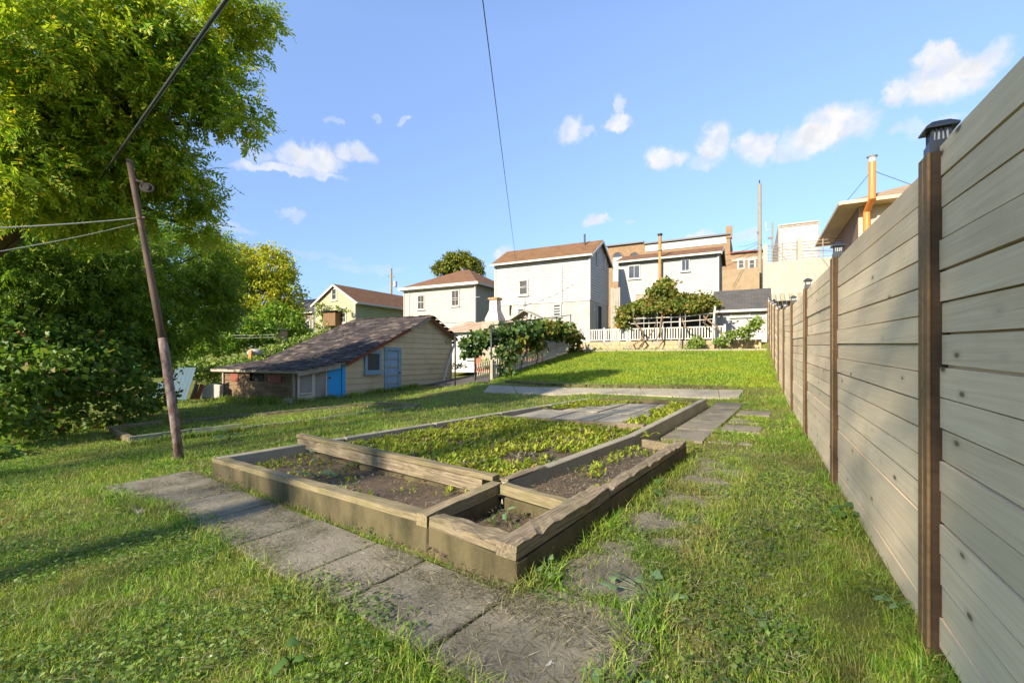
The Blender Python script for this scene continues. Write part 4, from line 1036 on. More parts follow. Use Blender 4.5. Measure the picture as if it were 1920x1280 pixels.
# concrete block wall below its lower wing
T, O = house('block_wall', 'pale rubble and concrete block wall beneath the brick building', 1424, 33.0, 2.0, 'wall')
fw_ = Wall(O, -RT, -U); w_ = fw_.t(1347); fr = Wall(O - RT * w_, RT, -U); zt = fr.z(1385, 503)
M_rub = paint('rubble', (.30, .22, .13), (.20, .14, .085), .95, 3, .7, .5)
M_blk = paint('block_face', (.46, .37, .26), (.33, .24, .15), .95, 2, .7, .4)
m = MB(); m.box(fr.pt(0, 2, -.25), RT * w_, U * -.0 + U * .25, UP * (zt - 2)); m.build('wall', M_rub, T)
for r_ in range(10):
    z_ = 3.6 + r_ * .21; x = -.2 * (r_ % 2)
    while x < w_ - .05:
        a, b = max(x, 0), min(x + .39, w_)
        if z_ + .2 < fr.z(1385, 527) and b - a > .08:
            m = MB(); d_ = random.uniform(.0, .025); m.box(fr.pt(a, z_, 0), RT * (b - a - .015), -U * (.02 + d_), UP * .195); m.build('block', M_blk if random.random() < .75 else M_rub, T)
        x += .4
# small white garage with grey roof
T, O = house('small_garage', 'small white garage with grey shingle roof at the end of the fence', 1438, 22.0, 1.4, 'garage')
fw_ = Wall(O, -RT, -U); w_ = fw_.t(1343); fr = Wall(O - RT * w_, RT, -U); ze_ = fr.z(1390, 577); zr_ = ze_ + 1.05
fr, rt, lf, wl_ = gable_house(T, O, w_, 3.2, ze_, zr_, (M_wsid, M_wsid), .12, M_roofgr, None, .25, 'x')
window(fr, 1370, 579.5, 1407, 594, T, fm=M_frame, gm=M_greyw, nx=1, ny=1, fw=.05)
# stucco terrace with railings, awning below it
M_stuc = paint('stucco', (.37, .325, .25), (.29, .25, .185), .9, 1.0, .5, .35); M_rail = paint('rail_rust', (.30, .24, .18), (.14, .07, .03), .6, 8, .6, .1, spec=.5)
O = at(1431, HY, 25.0)
T = thing('terrace', 'cream stucco terrace block with metal railings behind the fence', 'terrace', (O.x, O.y, 1.5), YAWR)
ws = Wall(Vector((O.x, O.y, 1.5)), RT, -U); wE = ws.t(1640); zt0 = ws.z(1500, 487); zt1 = ws.z(1500, 487)
m = MB(); m.box(ws.pt(0, 1.5), RT * wE, U * 3.6, UP * (zt0 - 1.5)); m.build('wall', M_stuc, T)
p1 = ws.t(1439); zq = ws.z(1434, 458)
m = MB(); m.box(ws.pt(-.0, zt0, 0), RT * p1, U * .3, UP * (zq - zt0)); m.build('pillar', M_stuc, T)
p2, p3 = ws.t(1496), ws.t(1504); zq = ws.z(1500, 446)
m = MB(); m.box(ws.pt(p2, zt0, 0), RT * (p3 - p2), U * .3, UP * (zq - zt0)); m.build('pillar', M_stuc, T)
for (a, b) in ((p1, p2), (p3, ws.t(1585))):
    m = MB()
    for k in range(6): m.tube([ws.pt(a, zt0 + .12 + k * .17, -.15), ws.pt(b, zt0 + .12 + k * .17, -.15)], .018, 6)
    m.tube([ws.pt(a + (b - a) * .96, zt0, -.15), ws.pt(a + (b - a) * .96, zt0 + 1.05, -.15)], .03, 6); m.tube([ws.pt(a + (b - a) * .5, zt0, -.15), ws.pt(a + (b - a) * .5, zt0 + 1.05, -.15)], .03, 6)
    m.build('railing', M_rail, T)
T2 = thing('awning', 'ribbed cream metal awning under the stucco terrace', 'awning', ws.pt(0, 3, .5), YAWR)
za = ws.z(1470, 549); n = 11; wA = ws.t(1520)
for k in range(n):
    m = MB(); a = k * wA / n; b = (k + 1) * wA / n - .02; zz1 = za - .02; zo = za - .52
    m.plate([ws.pt(a, zo, 1.1), ws.pt(b, zo, 1.1), ws.pt(b, zz1, .02), ws.pt(a, zz1, .02)], .03); m.build('panel', M_stuc if k % 2 else M_conpale, T2)
for k in (.1, wA - .2): trimbar(ws.pt(k, 1.3, 1.0), ws.pt(k, za - .55, 1.0), .07, .07, 'post', M_greyw, T2, U)
# white truck trailer on the street above
T = thing('truck_trailer', 'white box trailer with rusty rear door frame parked above the terrace', 'trailer', at(1497, HY, 30.0) + UP * 4.6, YAWR)
O = at(1459, HY, 30.0); ws2 = Wall(Vector((O.x, O.y, 5)), RT, -U); wT = ws2.t(1536); zt = ws2.z(1497, 418); zb_ = zt - 3.6
m = MB(); m.box(ws2.pt(0, zb_, 0), RT * wT, U * 9, UP * (zt - zb_)); m.build('body', M_wplas, T)
for a, b in ((.06, wT / 2 - .01), (wT / 2 + .01, wT - .06)): m = MB(); m.box(ws2.pt(a, zb_ + .1, 0), RT * (b - a), -U * .04, UP * (zt - zb_ - .32)); m.build('door', M_wsid, T)
m = MB(); m.box(ws2.pt(0, zt - .2, 0), RT * wT, -U * .06, UP * .1)
for a in (0, wT - .07): m.box(ws2.pt(a, zb_, 0), RT * .07, -U * .061, UP * (zt - zb_ - .2))
m.build('door_frame', M_rail, T)
m = MB(); m.tube([ws2.pt(.05, zt - .03, .03), ws2.pt(wT - .05, zt - .03, .03)], .05, 6); m.build('top_rail', M_frame, T)
for k in range(5): m = MB(); m.box(ws2.pt(.5 + k * .35, zt - .1, .07), RT * .12, -U * .03, UP * .06); m.build('marker_light', M_rust, T)
for k in range(2):
    for y_ in (1.2, 2.4): m = MB(); P = ws2.pt(.2 + k * (wT - .6), zb_ - .45, 0) + U * y_; m.tube([P, P + RT * .3], .48, 14); m.build('wheel', M_dark, T)
# brick house with orange stove pipe
M_soff = paint('soffit', (.50, .38, .25), (.36, .26, .17), .7, 2, .4, .1); M_rooftan = roofmat('tan_shingles', (.36, .25, .15), (.29, .2, .12))
T = thing('brick_house', 'pale brick house with tan hip roof behind the fence', 'house', at(1610, HY, 20.0) + UP * 1.0, YAWR)
O = at(1610, HY, 20.0); wb = Wall(Vector((O.x, O.y, 1.0)), RT, -U); wbl = Wall(Vector((O.x, O.y, 1.0)), U, -RT)
ze_ = wb.z(1610, 384)
m = MB(); m.box(wb.pt(0, 1), RT * 8, U * 7, UP * (ze_ - 1)); m.build('wall', M_brickp, T)
ov = .75; zz = ze_ - .02; A = wb.pt(-ov, zz, ov); Bq = wb.pt(8.5, zz, ov); Cq = wb.pt(8.5, zz, -7.7); Dq = wb.pt(-ov, zz, -7.7)
r1 = wb.pt(3.3, ze_ + 1.75, -3.5); r2 = wb.pt(5, ze_ + 1.75, -3.5)
for q4 in ([A, Bq, r2, r1], [Bq, Cq, r2], [Cq, Dq, r1, r2], [Dq, A, r1]): plate_uv(q4, .05, 'roof', M_rooftan, T)
m = MB(); m.plate([A - UP * .06, Bq - UP * .06, Cq - UP * .06, Dq - UP * .06], .03, UP); m.build('soffit', M_soff, T)
trimbar(A - U * .03 - UP * .03, Bq - U * .03 - UP * .03, .08, .14, 'gutter', M_soff, T); trimbar(A - RT * .03 - UP * .03, Dq - RT * .03 - UP * .03, .08, .14, 'gutter', M_soff, T)
m = MB(); m.box(wbl.pt(.02, 1, 0), U * 6.9, -RT * .02, UP * (ze_ - 1.1)); m.build('side_shade', paint('brown_side_shade', (.22, .14, .09), (.17, .11, .07), .8, 2, .4, .2), T)  # brown sheet puts the left wall's shade into its colour
m = MB(); m.tube([wb.pt(.35, ze_ - .2, .6), wb.pt(.32, ze_ - .4, .12), wb.pt(.32, 2, .08)], .05, 8); m.build('downpipe', M_soff, T)
M_or = paint('orange_pipe', (.62, .19, .03), (.48, .13, .02), .5, 6, .4, .05, spec=.5)
T = thing('stove_pipe', 'orange stove pipe with silver cap and guy wires on the brick house', 'chimney pipe', wb.pt(.5, 5, .3), 0)
xo = wb.t(1622.5)
m = MB(); m.tube([wb.pt(xo - .02, 3.5, .35), wb.pt(xo - .02, wb.z(1622, 402), .35), wb.pt(xo + .06, wb.z(1622, 385), .95), wb.pt(xo + .06, wb.z(1622, 318), .95)], .13, 12); m.build('pipe', M_or, T)
m = MB(); m.tube([wb.pt(xo + .06, wb.z(1622, 320), .95), wb.pt(xo + .06, wb.z(1622, 313), .95), wb.pt(xo + .06, wb.z(1622, 310), .95)], [.135, .135, .2], 12); m.build('cap', M_gsid, T)
m = MB(); tp_ = wb.pt(xo + .06, wb.z(1622, 335), .95)
m.tube([tp_, wb.pt(-.5, ze_ + .1, .4)], .012, 5); m.tube([tp_, wb.pt(2.2, ze_ + .75, -1.0)], .012, 5); m.build('guy_wire', M_metal_d, T)

# ---- outbuildings between shed and houses
T = thing('old_garage', 'grey board garage with rusty tin roof behind the beige shed', 'garage', at(870, HY, 29.0) + UP * .5, YAWR)
O = at(918, HY, 28.0); wg = Wall(Vector((O.x, O.y, .6)), -RT, -U); wG = wg.t(832); fr = Wall(Vector((O.x, O.y, .6)) - RT * wG, RT, -U); zt = fr.z(880, 622)
M_tin = paint('rusty_tin', (.42, .32, .22), (.30, .12, .045), .65, 2.6, .9, .2, (1, .35, 1), spec=.4)
M_grb = paint('grey_board', (.50, .49, .45), (.33, .31, .28), .8, 3, .5, .2, (6, 6, .4)); M_brickr = brickmat('red_brick', (.30, .11, .06), (.24, .085, .05), (.3, .2, .14))
m = MB(); m.box(fr.pt(0, .3), RT * wG, U * 4, UP * (zt - .3)); wl_ = m.build('wall', M_grb, T)
a = fr.t(889); m = MB(); m.box(fr.pt(a, .3, 0), RT * (wG - a), -U * .03, UP * 1.75); m.build('brick_panel', M_brickr, wl_)
a, b = fr.t(846), fr.t(855); m = MB(); m.box(fr.pt(a, .5, 0), RT * (b - a), -U * .05, UP * 2.0); m.build('door', M_frame, wl_)
window(fr, 876, 655, 890, 674, T, gm=M_curtain, ny=1, fw=.08)
n = 12
for k in range(n):
    x0, x1 = -.3 + k * (wG + 1.2) / n, -.3 + (k + 1) * (wG + 1.2) / n + .03; d_ = .012 * (k % 2)
    m = MB(); m.plate([fr.pt(x0, zt + .02 + d_, .35), fr.pt(x1, zt + .02 + d_, .35), fr.pt(x1, zt + .85 + d_, -3), fr.pt(x0, zt + .85 + d_, -3)], .03); m.build('roof_sheet', M_tin, T)
T = thing('chimney_grill', 'tapering whitewashed concrete barbecue chimney with flat cap', 'chimney', at(928, HY, 26.2) + UP * 3.0, YAWR)
O = at(928.5, 605, 26.2)
def taper(c, ws_, zs, name, mat, par):
    m = MB(); vs = []
    for w__, z_ in zip(ws_, zs): vs += [Vector((c.x, c.y, z_)) + RT * a * w__ / 2 + U * b * w__ / 2 for a, b in ((-1, -1), (1, -1), (1, 1), (-1, 1))]
    k = len(ws_); fs = [(3, 2, 1, 0), tuple(range(4 * k - 4, 4 * k))] + [(i * 4 + j, i * 4 + (j + 1) % 4, i * 4 + 4 + (j + 1) % 4, i * 4 + 4 + j) for i in range(k - 1) for j in range(4)]
    m.add(vs, fs); return m.build(name, mat, par)
zz = lambda py: HC + (HY - py) / F * 26.2
taper(O, [.86, .86, .52, .46], [2.0, zz(598), zz(582), zz(562)], 'stack', paint('whitewashed', (.58, .5, .4), (.33, .22, .15), .9, 3, .8, .3), T)
taper(O, [.62, .62], [zz(562), zz(558.5)], 'cap', M_rust, T); taper(O, [1.15, 1.15], [1.0, zz(603)], 'hearth', M_conpale, T)
# weathered porch roof beside the white house
T = thing('porch_shack', 'weathered low shack with dark open front and small broken gable', 'shack', at(960, HY, 25.5) + UP * 1.4, YAWR)
O = at(1030, HY, 25.0); fr = Wall(Vector((O.x, O.y, 1)) - RT * 4.0, RT, -U); zt = fr.z(960, 604)
for k in range(5): trimbar(fr.pt(.1 + k * .75, 1.0, 0), fr.pt(.1 + k * .75, zt, 0), .09, .09, 'post', M_greyw, T, U)
m = MB(); m.box(fr.pt(.05, 1.0, -.9), RT * 3.2, U * .05, UP * (zt - 1.1)); m.build('back_wall', M_brickr, T)
for k in range(8): m = MB(); x0 = -.2 + k * .5; m.plate([fr.pt(x0, zt, .25), fr.pt(x0 + .49, zt, .25), fr.pt(x0 + .49, zt + .25, -1.2), fr.pt(x0, zt + .25, -1.2)], .03); m.build('roof_sheet', M_tin if k < 6 else M_wplas, T)
c_x = fr.t(993); zg = fr.z(993, 584); m = MB()
m.bar(fr.pt(c_x, zg, .3), fr.pt(c_x - .9, zg - .5, .3), .9, .04); m.bar(fr.pt(c_x, zg, .3), fr.pt(c_x + 1.3, zg - .62, .3), .9, .04); m.build('gable_roof', M_greyw, T)
for k in range(6): trimbar(fr.pt(c_x - .6 + k * .25, zg - .6, .28), fr.pt(c_x - .5 + k * .25, zg - .12 - abs(k - 2.4) * .1, .28), .05, .1, 'gable_slat', M_greyw, T, U)
# grey plank screen beside the white houses
T = thing('plank_screen', 'tall weathered plank fence between the two white houses', 'fence', at(1150, HY, 25.5) + UP * 1.5, YAWR)
O = at(1145, HY, 25.6); fr = Wall(Vector((O.x, O.y, 1.5)), RT, -U); zt = fr.z(1150, 539); wq = fr.t(1163)
for k in range(6): m = MB(); a = k * wq / 6; m.box(fr.pt(a, 1.5, 0), RT * (wq / 6 - .012), U * .04, UP * (zt - 1.5 - random.uniform(0, .1))); m.build('plank', M_greyw, T)
# brick chimney, white tank and ivy outbuilding left of the shed are set among the vines
T = thing('brick_chimney', 'short tan brick chimney rising from the ivy behind the shed', 'chimney', at(527, HY, 24.0) + UP * .5, YAWR)
zz = lambda py: HC + (HY - py) / F * 24.0
O = at(527, HY, 24); M_brt = brickmat('tan_brick', (.40, .26, .14), (.33, .2, .1), (.4, .32, .22))
taper(O, [.44, .44], [.5, zz(620)], 'stack', M_brt, T); taper(O, [.56, .56], [zz(619), zz(617)], 'cap', M_conpale, T)
for a, b in ((-1, -1), (1, -1), (1, 1), (-1, 1)): P = O + RT * a * .16 + U * b * .16; trimbar(Vector((P.x, P.y, zz(620))), Vector((P.x, P.y, zz(619) + .02)), .1, .1, 'cap_leg', M_brt, T, U)
# ------------------------------------------------------------------ trees, shrubs and vines
M_bark = paint('bark', (.10, .075, .05), (.05, .04, .03), .95, 4, .7, .8, (1, 1, .3))
M_ash = leafmat('ash_leaf', [(0, (.11, .22, .016)), (.4, (.20, .36, .024)), (.7, (.32, .46, .03)), (.9, (.56, .58, .04)), (.97, (.72, .56, .045)), (1, (.5, .3, .03))], .55, ((.50, .52, .035), .42))
M_dkleaf = leafmat('dark_leaf', [(0, (.065, .145, .016)), (.4, (.12, .25, .02)), (.75, (.21, .34, .026)), (.95, (.34, .42, .035)), (1, (.44, .33, .04))], .52, ((.19, .27, .025), .55))
M_vine = leafmat('vine_leaf', [(0, (.05, .11, .02)), (.4, (.10, .20, .026)), (.8, (.19, .30, .034)), (.95, (.32, .36, .05)), (1, (.34, .12, .05))], .48, ((.15, .20, .03), .4))
M_yellow = leafmat('yellow_leaf', [(0, (.20, .27, .02)), (.3, (.34, .40, .028)), (.7, (.50, .50, .035)), (.92, (.62, .50, .035)), (1, (.55, .3, .04))], .52, ((.34, .38, .03), .5))
M_round = leafmat('round_tree_leaf', [(0, (.09, .13, .015)), (.5, (.19, .22, .02)), (.9, (.30, .28, .03)), (1, (.34, .22, .03))], .35, ((.09, .13, .02), .5))
M_grape = leafmat('grape_leaf', [(0, (.06, .10, .018)), (.35, (.11, .17, .022)), (.7, (.20, .23, .03)), (.9, (.30, .24, .045)), (1, (.30, .12, .04))], .42, ((.24, .21, .04), .45))
M_grapedk = leafmat('grape_leaf_green', [(0, (.035, .075, .022)), (.4, (.065, .13, .028)), (.8, (.12, .18, .03)), (1, (.24, .20, .04))], .4, ((.06, .12, .03), .4))
M_ivy = leafmat('ivy_leaf', [(0, (.07, .14, .025)), (.4, (.14, .24, .035)), (.8, (.26, .34, .06)), (1, (.38, .40, .12))], .4, ((.36, .38, .08), .35))
def E(px, py, Y, r, ry=None, rz=None, w=None):
    p = at(px, py, Y); ry = ry or r; rz = rz or r
    return (p.x, p.y, p.z, r, ry, rz, w or (r * ry * rz) ** .75)
def tree(name, label, cat, base, ells, mat, nclump, nleaf, cr, L, Wd, kind='simple', trunk_r=.15, nbr=40, shell=.4, droop=.5, group=None, crown='crown', bark=None, pairs=4):
    T = thing(name, label, cat, base, 0, group); base = Vector(base)
    p, out, cl = clump_points(ells, nclump, nleaf, cr, shell)
    if kind == 'simple': V, Q = simple_leaves(p, out, L, Wd, droop)
    else: V, Q = compound_leaves(p, out, L, Wd, pairs, droop)
    np_mesh(crown, V, Q, mat, T)
    c = np.array(ells); cen = Vector(np.average(c[:, :3], axis=0, weights=c[:, 6])); top = max(c[:, 2] + c[:, 5] * .3)
    if trunk_r:
        mid = base.lerp(Vector((cen.x, cen.y, base.z)), .45); H_ = cen.z - base.z
        spine = [base, base.lerp(mid, .5) + UP * H_ * .35, mid + UP * H_ * .75, Vector((cen.x, cen.y, cen.z)), Vector((cen.x + .3, cen.y, (cen.z + top) / 2))]
        m = MB(); m.tube(spine, [trunk_r * 1.25, trunk_r, trunk_r * .85, trunk_r * .6, trunk_r * .2], 10); m.build('trunk', bark or M_bark, T, True)
        m = MB()
        for k in rng.choice(len(cl), min(nbr, len(cl)), replace=False):
            tip = Vector(cl[k]); f = random.uniform(.35, .95); st = spine[1].lerp(spine[3], f); md = st.lerp(tip, .5) + UP * (tip - st).length * random.uniform(-.02, .14)
            r0 = trunk_r * random.uniform(.18, .36); m.tube([st, st.lerp(md, .5) + UP * .05, md, md.lerp(tip, .55), tip], [r0, r0 * .75, r0 * .5, r0 * .3, r0 * .1], 5, False)
        m.build('limbs', bark or M_bark, T, True)
    return T
# the big ash whose limbs hang into the top left
ash = [E(110, 90, 6.6, 1.7, 1.6, 1.2), E(260, 70, 7.0, 1.05, 1.1, .75), E(370, 60, 7.2, .65, .8, .5), E(455, 22, 7.3, .42, .6, .28), E(498, 8, 7.3, .26, .35, .2),
       E(390, 150, 7.3, .5, .7, .38), E(445, 175, 7.4, .24, .4, .3), E(452, 228, 7.4, .17, .25, .14), E(330, 190, 7.2, .55, .7, .4), E(200, 220, 7.0, .95, 1.0, .7), E(60, 300, 6.8, 1.4, 1.3, 1.0),
       E(250, 300, 7.6, .75, .9, .5), E(330, 310, 7.8, .45, .6, .3), E(385, 322, 7.9, .22, .3, .12), E(330, 365, 8.2, .45, .6, .35), E(378, 375, 8.4, .25, .3, .18), E(160, 380, 7.8, 1.0, 1.0, .7), E(380, 430, 9, .35, .4, .3), E(10, 200, 6.6, 1.1, 1.1, 1.0)]
tree('ash_tree', 'big ash tree with yellowing feathery leaves hanging over the top left', 'tree', V3(-12.6, 9.4, -.05), ash, M_ash, 1200, 11, .19, .27, .085, 'compound', .17, 90, .15, .35, pairs=4)
# darker trees behind it
dk = [E(60, 480, 9.6, 1.7, 1.6, 1.3), E(190, 500, 10.6, 1.6, 1.5, 1.4), E(330, 470, 12.5, 1.35, 1.2, 1.1), E(400, 500, 13.5, .8, 1, .9), E(60, 610, 9.8, 1.5, 1.3, 1.1), E(200, 610, 11.4, 1.6, 1.4, 1.2), E(330, 585, 13.0, 1.4, 1.3, 1.1), E(395, 560, 14.0, .9, 1, 1.0), E(270, 650, 13, 1.1, 1, .6), E(-60, 540, 9, 1.5, 1.5, 1.6)]
tree('dark_tree', 'dense dark green tree behind the leaning rusty pole', 'tree', V3(-12.0, 11.5, -.05), dk, M_dkleaf, 1600, 12, .22, .26, .085, 'compound', .22, 50, .3, .7, pairs=3)
# deep background wood to the left
bgw = [E(-100, 420, 36, 9, 4, 8), E(120, 420, 37, 8, 4, 8), E(290, 490, 38, 6, 3, 5.5), E(120, 620, 35, 8, 3, 4), E(330, 620, 36, 5, 3, 3), E(-150, 600, 33, 9, 3, 5)]
tree('tall_tree', 'tall green tree filling the gap behind the dark tree', 'tree', V3(-34, 37, -.5), bgw, M_dkleaf, 1500, 18, .7, .38, .22, 'simple', .3, 40, .3)
yl = [E(440, 500, 27, 1.7, 1.8, 1.5), E(500, 510, 27.5, 1.6, 1.7, 1.4), E(535, 545, 27.5, 1.0, 1.2, 1.3), E(480, 560, 27, 2.0, 1.6, 1.6), E(415, 540, 26.5, 1.4, 1.4, 1.6), E(510, 478, 27.5, .8, 1, .6), E(410, 470, 26.5, .8, 1, .7), E(545, 585, 27.5, .7, .8, .8)]
tree('yellow_tree', 'sunlit yellow-green tree beyond the shed roof', 'tree', V3(-15.4, 27.5, -.1), yl, M_yellow, 1000, 26, .30, .17, .11, 'simple', .2, 40, .45)
gl = [E(440, 620, 23, 2.2, 1.5, .9), E(520, 610, 25, 1.5, 1.2, 1.2), E(380, 640, 21.5, 2.0, 1.3, .8), E(560, 625, 26.5, .7, .8, .6)]
tree('green_bush', 'dark green bushes below the yellow tree', 'bush', V3(-12.5, 24, -.1), gl, M_dkleaf, 620, 24, .26, .17, .10, 'simple', .1, 20, .35)
rd = [E(858, 498, 62, 2.6, 2.5, 1.8), E(832, 508, 62, 1.5, 1.6, 1.3), E(885, 505, 62, 1.6, 1.6, 1.7), E(862, 484, 62, 1.6, 1.6, 1.0), E(862, 530, 62, 2.4, 2, 1.5), E(900, 518, 62, .8, 1, 1)]
tree('round_tree', 'round green tree rising behind the cream hip-roofed house', 'tree', (at(860, 560, 62).x, 62, -1), rd, M_round, 520, 26, .36, .30, .2, 'simple', .3, 20, .5)
# tangle of vines along the left boundary
hd = [E(20, 690, 8.0, 1.1, .8, .42), E(110, 700, 8.8, 1.0, .8, .5), E(190, 715, 9.6, .95, .8, .55), E(60, 770, 8.6, .8, .6, .45), E(190, 770, 10.0, .8, .6, .5), E(245, 755, 10.9, .55, .6, .35), E(20, 790, 7.8, .6, .5, .35), E(-60, 720, 7.4, 1.0, .8, .7), E(290, 745, 11.8, .5, .5, .25), E(-10, 850, 6.9, .4, .4, .25), E(165, 665, 9.6, 1, .8, .5), E(255, 700, 11.2, .7, .6, .5), E(60, 640, 9.2, 1.0, .7, .6), E(180, 620, 10.4, 1.0, .7, .6), E(250, 660, 11.6, .8, .6, .6), E(-20, 640, 8.4, .9, .7, .6)]
tree('vine_hedge', 'tangled hedge of vines with broad leaves along the left edge of the lawn', 'hedge', V3(-9.8, 9.6), hd, M_vine, 1050, 12, .16, .125, .10, 'simple', .09, 60, .55, .6, crown='foliage')
T = thing('fallen_branch', 'old grey branch propped in the dark hollow of the vine hedge', 'branch', hit(75, 805), 0)
m = MB(); a_ = hit(72, 808); m.tube([a_, at(90, 780, a_.y - .1), at(108, 762, a_.y)], [.05, .045, .03], 7); m.build('wood', M_greyw, T)
# ivy over the neighbour's low shed and fence
iv = [E(610, 640, 24, 1.5, 1, .45), E(560, 648, 23, 1.2, 1, .45), E(520, 662, 22, .9, .9, .4), E(480, 690, 20, 1.0, .8, .45), E(430, 688, 19.4, .9, .8, .35), E(390, 690, 18.8, .9, .7, .35), E(350, 690, 18, .9, .7, .35), E(400, 712, 18.6, .7, .5, .4), E(480, 675, 21, .7, .8, .3)]
tree('ivy_bank', 'bank of pale green ivy covering the outbuilding behind the shed', 'ivy', V3(-11, 21), iv, M_ivy, 620, 16, .16, .13, .11, 'simple', .06, 20, .6, .6, crown='foliage')
# blue sheets leaning against the ivy, stone wall beside them
M_bsheet = paint('blue_sheet', (.08, .13, .17), (.10, .10, .08), .85, 4, .55, .1, (3, 3, .5), spec=.1)
def sheet(x0, y0, x1, y1, Y, lab, lean):
    T = thing('metal_sheet', lab, 'metal sheet', at((x0 + x1) / 2, y1, Y), 0, 'blue metal sheets leaning at the back of the lawn')
    a = at(x0, y1, Y); b = at(x1, y1, Y); w_ = b - a; z1 = at(x0, y0, Y).z - a.z; sh = Vector((.16 * z1, .22 * z1, 0)); n = 5
    for k in range(n):
        m = MB(); p = a + w_ * k / n; q_ = a + w_ * ((k + 1) / n - .015)
        d_ = Vector((0, -.012, 0))
        m.plate([p, q_, q_ + UP * z1 + sh, p + UP * z1 + sh], .012, Vector((0, 1, 0)))
        m.bar(p, p + UP * z1 + sh, .035, .03, Vector((0, 1, 0))); m.build('strip', M_bsheet, T)
sheet(268, 718, 302, 745, 15.3, 'lower blue metal sheet half hidden by vines left of the pole', .1)
sheet(312, 689, 350, 749, 15.0, 'tall ribbed blue metal sheet leaning just right of the pole', .1)
T = thing('stone_slab', 'pale grey stone slab standing between the blue sheets and the shed', 'stone', at(392, 745, 15.6), 0)
m = MB(); P = [at(377, 748, 15.6), at(412, 746, 15.6), at(413, 722, 15.6), at(395, 719, 15.6), at(379, 728, 15.6)]; m.prism(P[::-1], Vector((0, .16, 0))); bevel(m.build('stone', paint('pale_stone', (.42, .40, .36), (.3, .28, .24), .9, 3, .6, .5), T), .02)
for i, (x, c) in enumerate(((362, M_brown), (370, M_red), (357, M_greyw))):
    T = thing('rusty_board', ('brown board upright beside the tall blue sheet', 'rusty red board beside the grey stone slab', 'thin grey stake by the tall blue sheet')[i], 'board', at(x, 747, 15.3), 0)
    m = MB(); a_ = at(x, 748, 15.3); m.bar(a_, a_ + Vector((.06 + .05 * i, .1, .5 + .12 * (i == 2))), .14 if i < 2 else .05, .03, Vector((0, 1, 0))); m.build('board', c, T)
T = thing('white_barrel', 'white rounded tank with rusty post among the ivy', 'tank', at(477, 665, 21), 0)
m = MB(); c_0 = at(478, 662, 20.6); m.tube([c_0 + Vector((0, 0, -.1)), c_0 + Vector((0, 0, .05)), c_0 + Vector((0, 0, .16)), c_0 + Vector((0, 0, .2))], [.3, .32, .24, .05], 12); m.build('tank', M_wplas, T, True)
m = MB(); m.bar(at(469, 672, 20.2), at(470, 656, 20.2), .12, .1, Vector((0, 1, 0))); m.build('post', M_or, T)
# vines on the corner of the yellow house
vy = [E(600, 590, 39.2, .55, .4, 1.3), E(598, 625, 39, .6, .4, 1.0), E(626, 577, 38.4, .7, .25, .28), E(612, 615, 38.8, .5, .3, .7), E(650, 582, 37.6, .3, .2, .25)]
tree('wall_vine', 'climbing vine on the left corner of the yellow gable house', 'vine', (at(600, 640, 39).x, 39, .5), vy, M_ivy, 130, 14, .16, .14, .11, 'simple', .04, 8, .3, .6, crown='foliage')
# ---- retaining wall and balustrade above the back lawn
def cs(px, s): # point on line s = const seen at px
    u = (px - CX) / F; return Vector((u * (s / (u * U2[0] + U2[1])), s / (u * U2[0] + U2[1]), 0))
wl_s = 22.95
T = thing('retaining_wall', 'low concrete block retaining wall at the top of the back lawn', 'wall', cs(1250, wl_s) + UP * 1.5, YAWR)
a0 = cs(1078, wl_s); a1 = cs(1428, wl_s); Lw = (a1 - a0).dot(RT); ztop = 2.06
M_blkw = paint('wall_block', (.42, .31, .17), (.25, .19, .11), .95, 1.6, .75, .5)
m = MB(); m.box(Vector((a0.x, a0.y, 1.2)) + U * .03, RT * Lw, U * .2, UP * (ztop - 1.21)); m.build('core', M_blkw, T)
for r_ in range(4):
    x = -.2 * (r_ % 2)
    while x < Lw:
        a = max(0, x); b = min(Lw, x + .4)
        if b - a > .06:
            m = MB(); d_ = random.uniform(0, .018); m.box(Vector((a0.x, a0.y, ztop - .2 * (r_ + 1))) + RT * a - U * d_, RT * (b - a - .01), U * .06, UP * .192); m.build('block', M_blkw if random.random() < .8 else M_conpale, T)
        x += .4
BT = thing('balustrade', 'white wooden balustrade on top of the block retaining wall', 'balustrade', cs(1250, wl_s + .1) + UP * ztop, YAWR)
b0_ = cs(1086, wl_s + .12); b1_ = cs(1357, wl_s + .12); Lb = (b1_ - b0_).dot(RT)
for z_, h_ in ((ztop + .60, .05), (ztop + .06, .045)): m = MB(); m.box(Vector((b0_.x, b0_.y, z_)), RT * Lb, U * .06, UP * h_); m.build('rail', M_white, BT)
nbal = int(Lb / .125)
mb_ = None
for k in range(nbal):
    m = MB(); o = Vector((b0_.x, b0_.y, ztop + .107)) + RT * (k + .4) * Lb / nbal + U * .012; m.box(o, RT * .06, U * .03, UP * .491); m.build('baluster', M_white, BT)
for px in (1086, 1131, 1174, 1357): p = cs(px, wl_s + .11); m = MB(); m.box(Vector((p.x, p.y, ztop)), RT * .09, U * .09, UP * .72); m.build('post', M_gsid, BT)
T = thing('shade_backing', 'dark panels added for the shade under the grape arbor', 'screen', cs(1260, 25.3) + UP * 2, YAWR)  # near-black panels added to give the shade under the canopy
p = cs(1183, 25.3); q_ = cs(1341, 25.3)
M_shade = paint('arbor_shade_dark', (.045, .038, .028), (.02, .018, .014), .95, 12, .8, .5)
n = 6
for k in range(n): m = MB(); w__ = (q_ - p).dot(RT) / n; m.box(Vector((p.x, p.y, 1.9)) + RT * w__ * k, RT * (w__ - .03), U * .03, UP * 2.2); m.build('panel', M_shade, T)
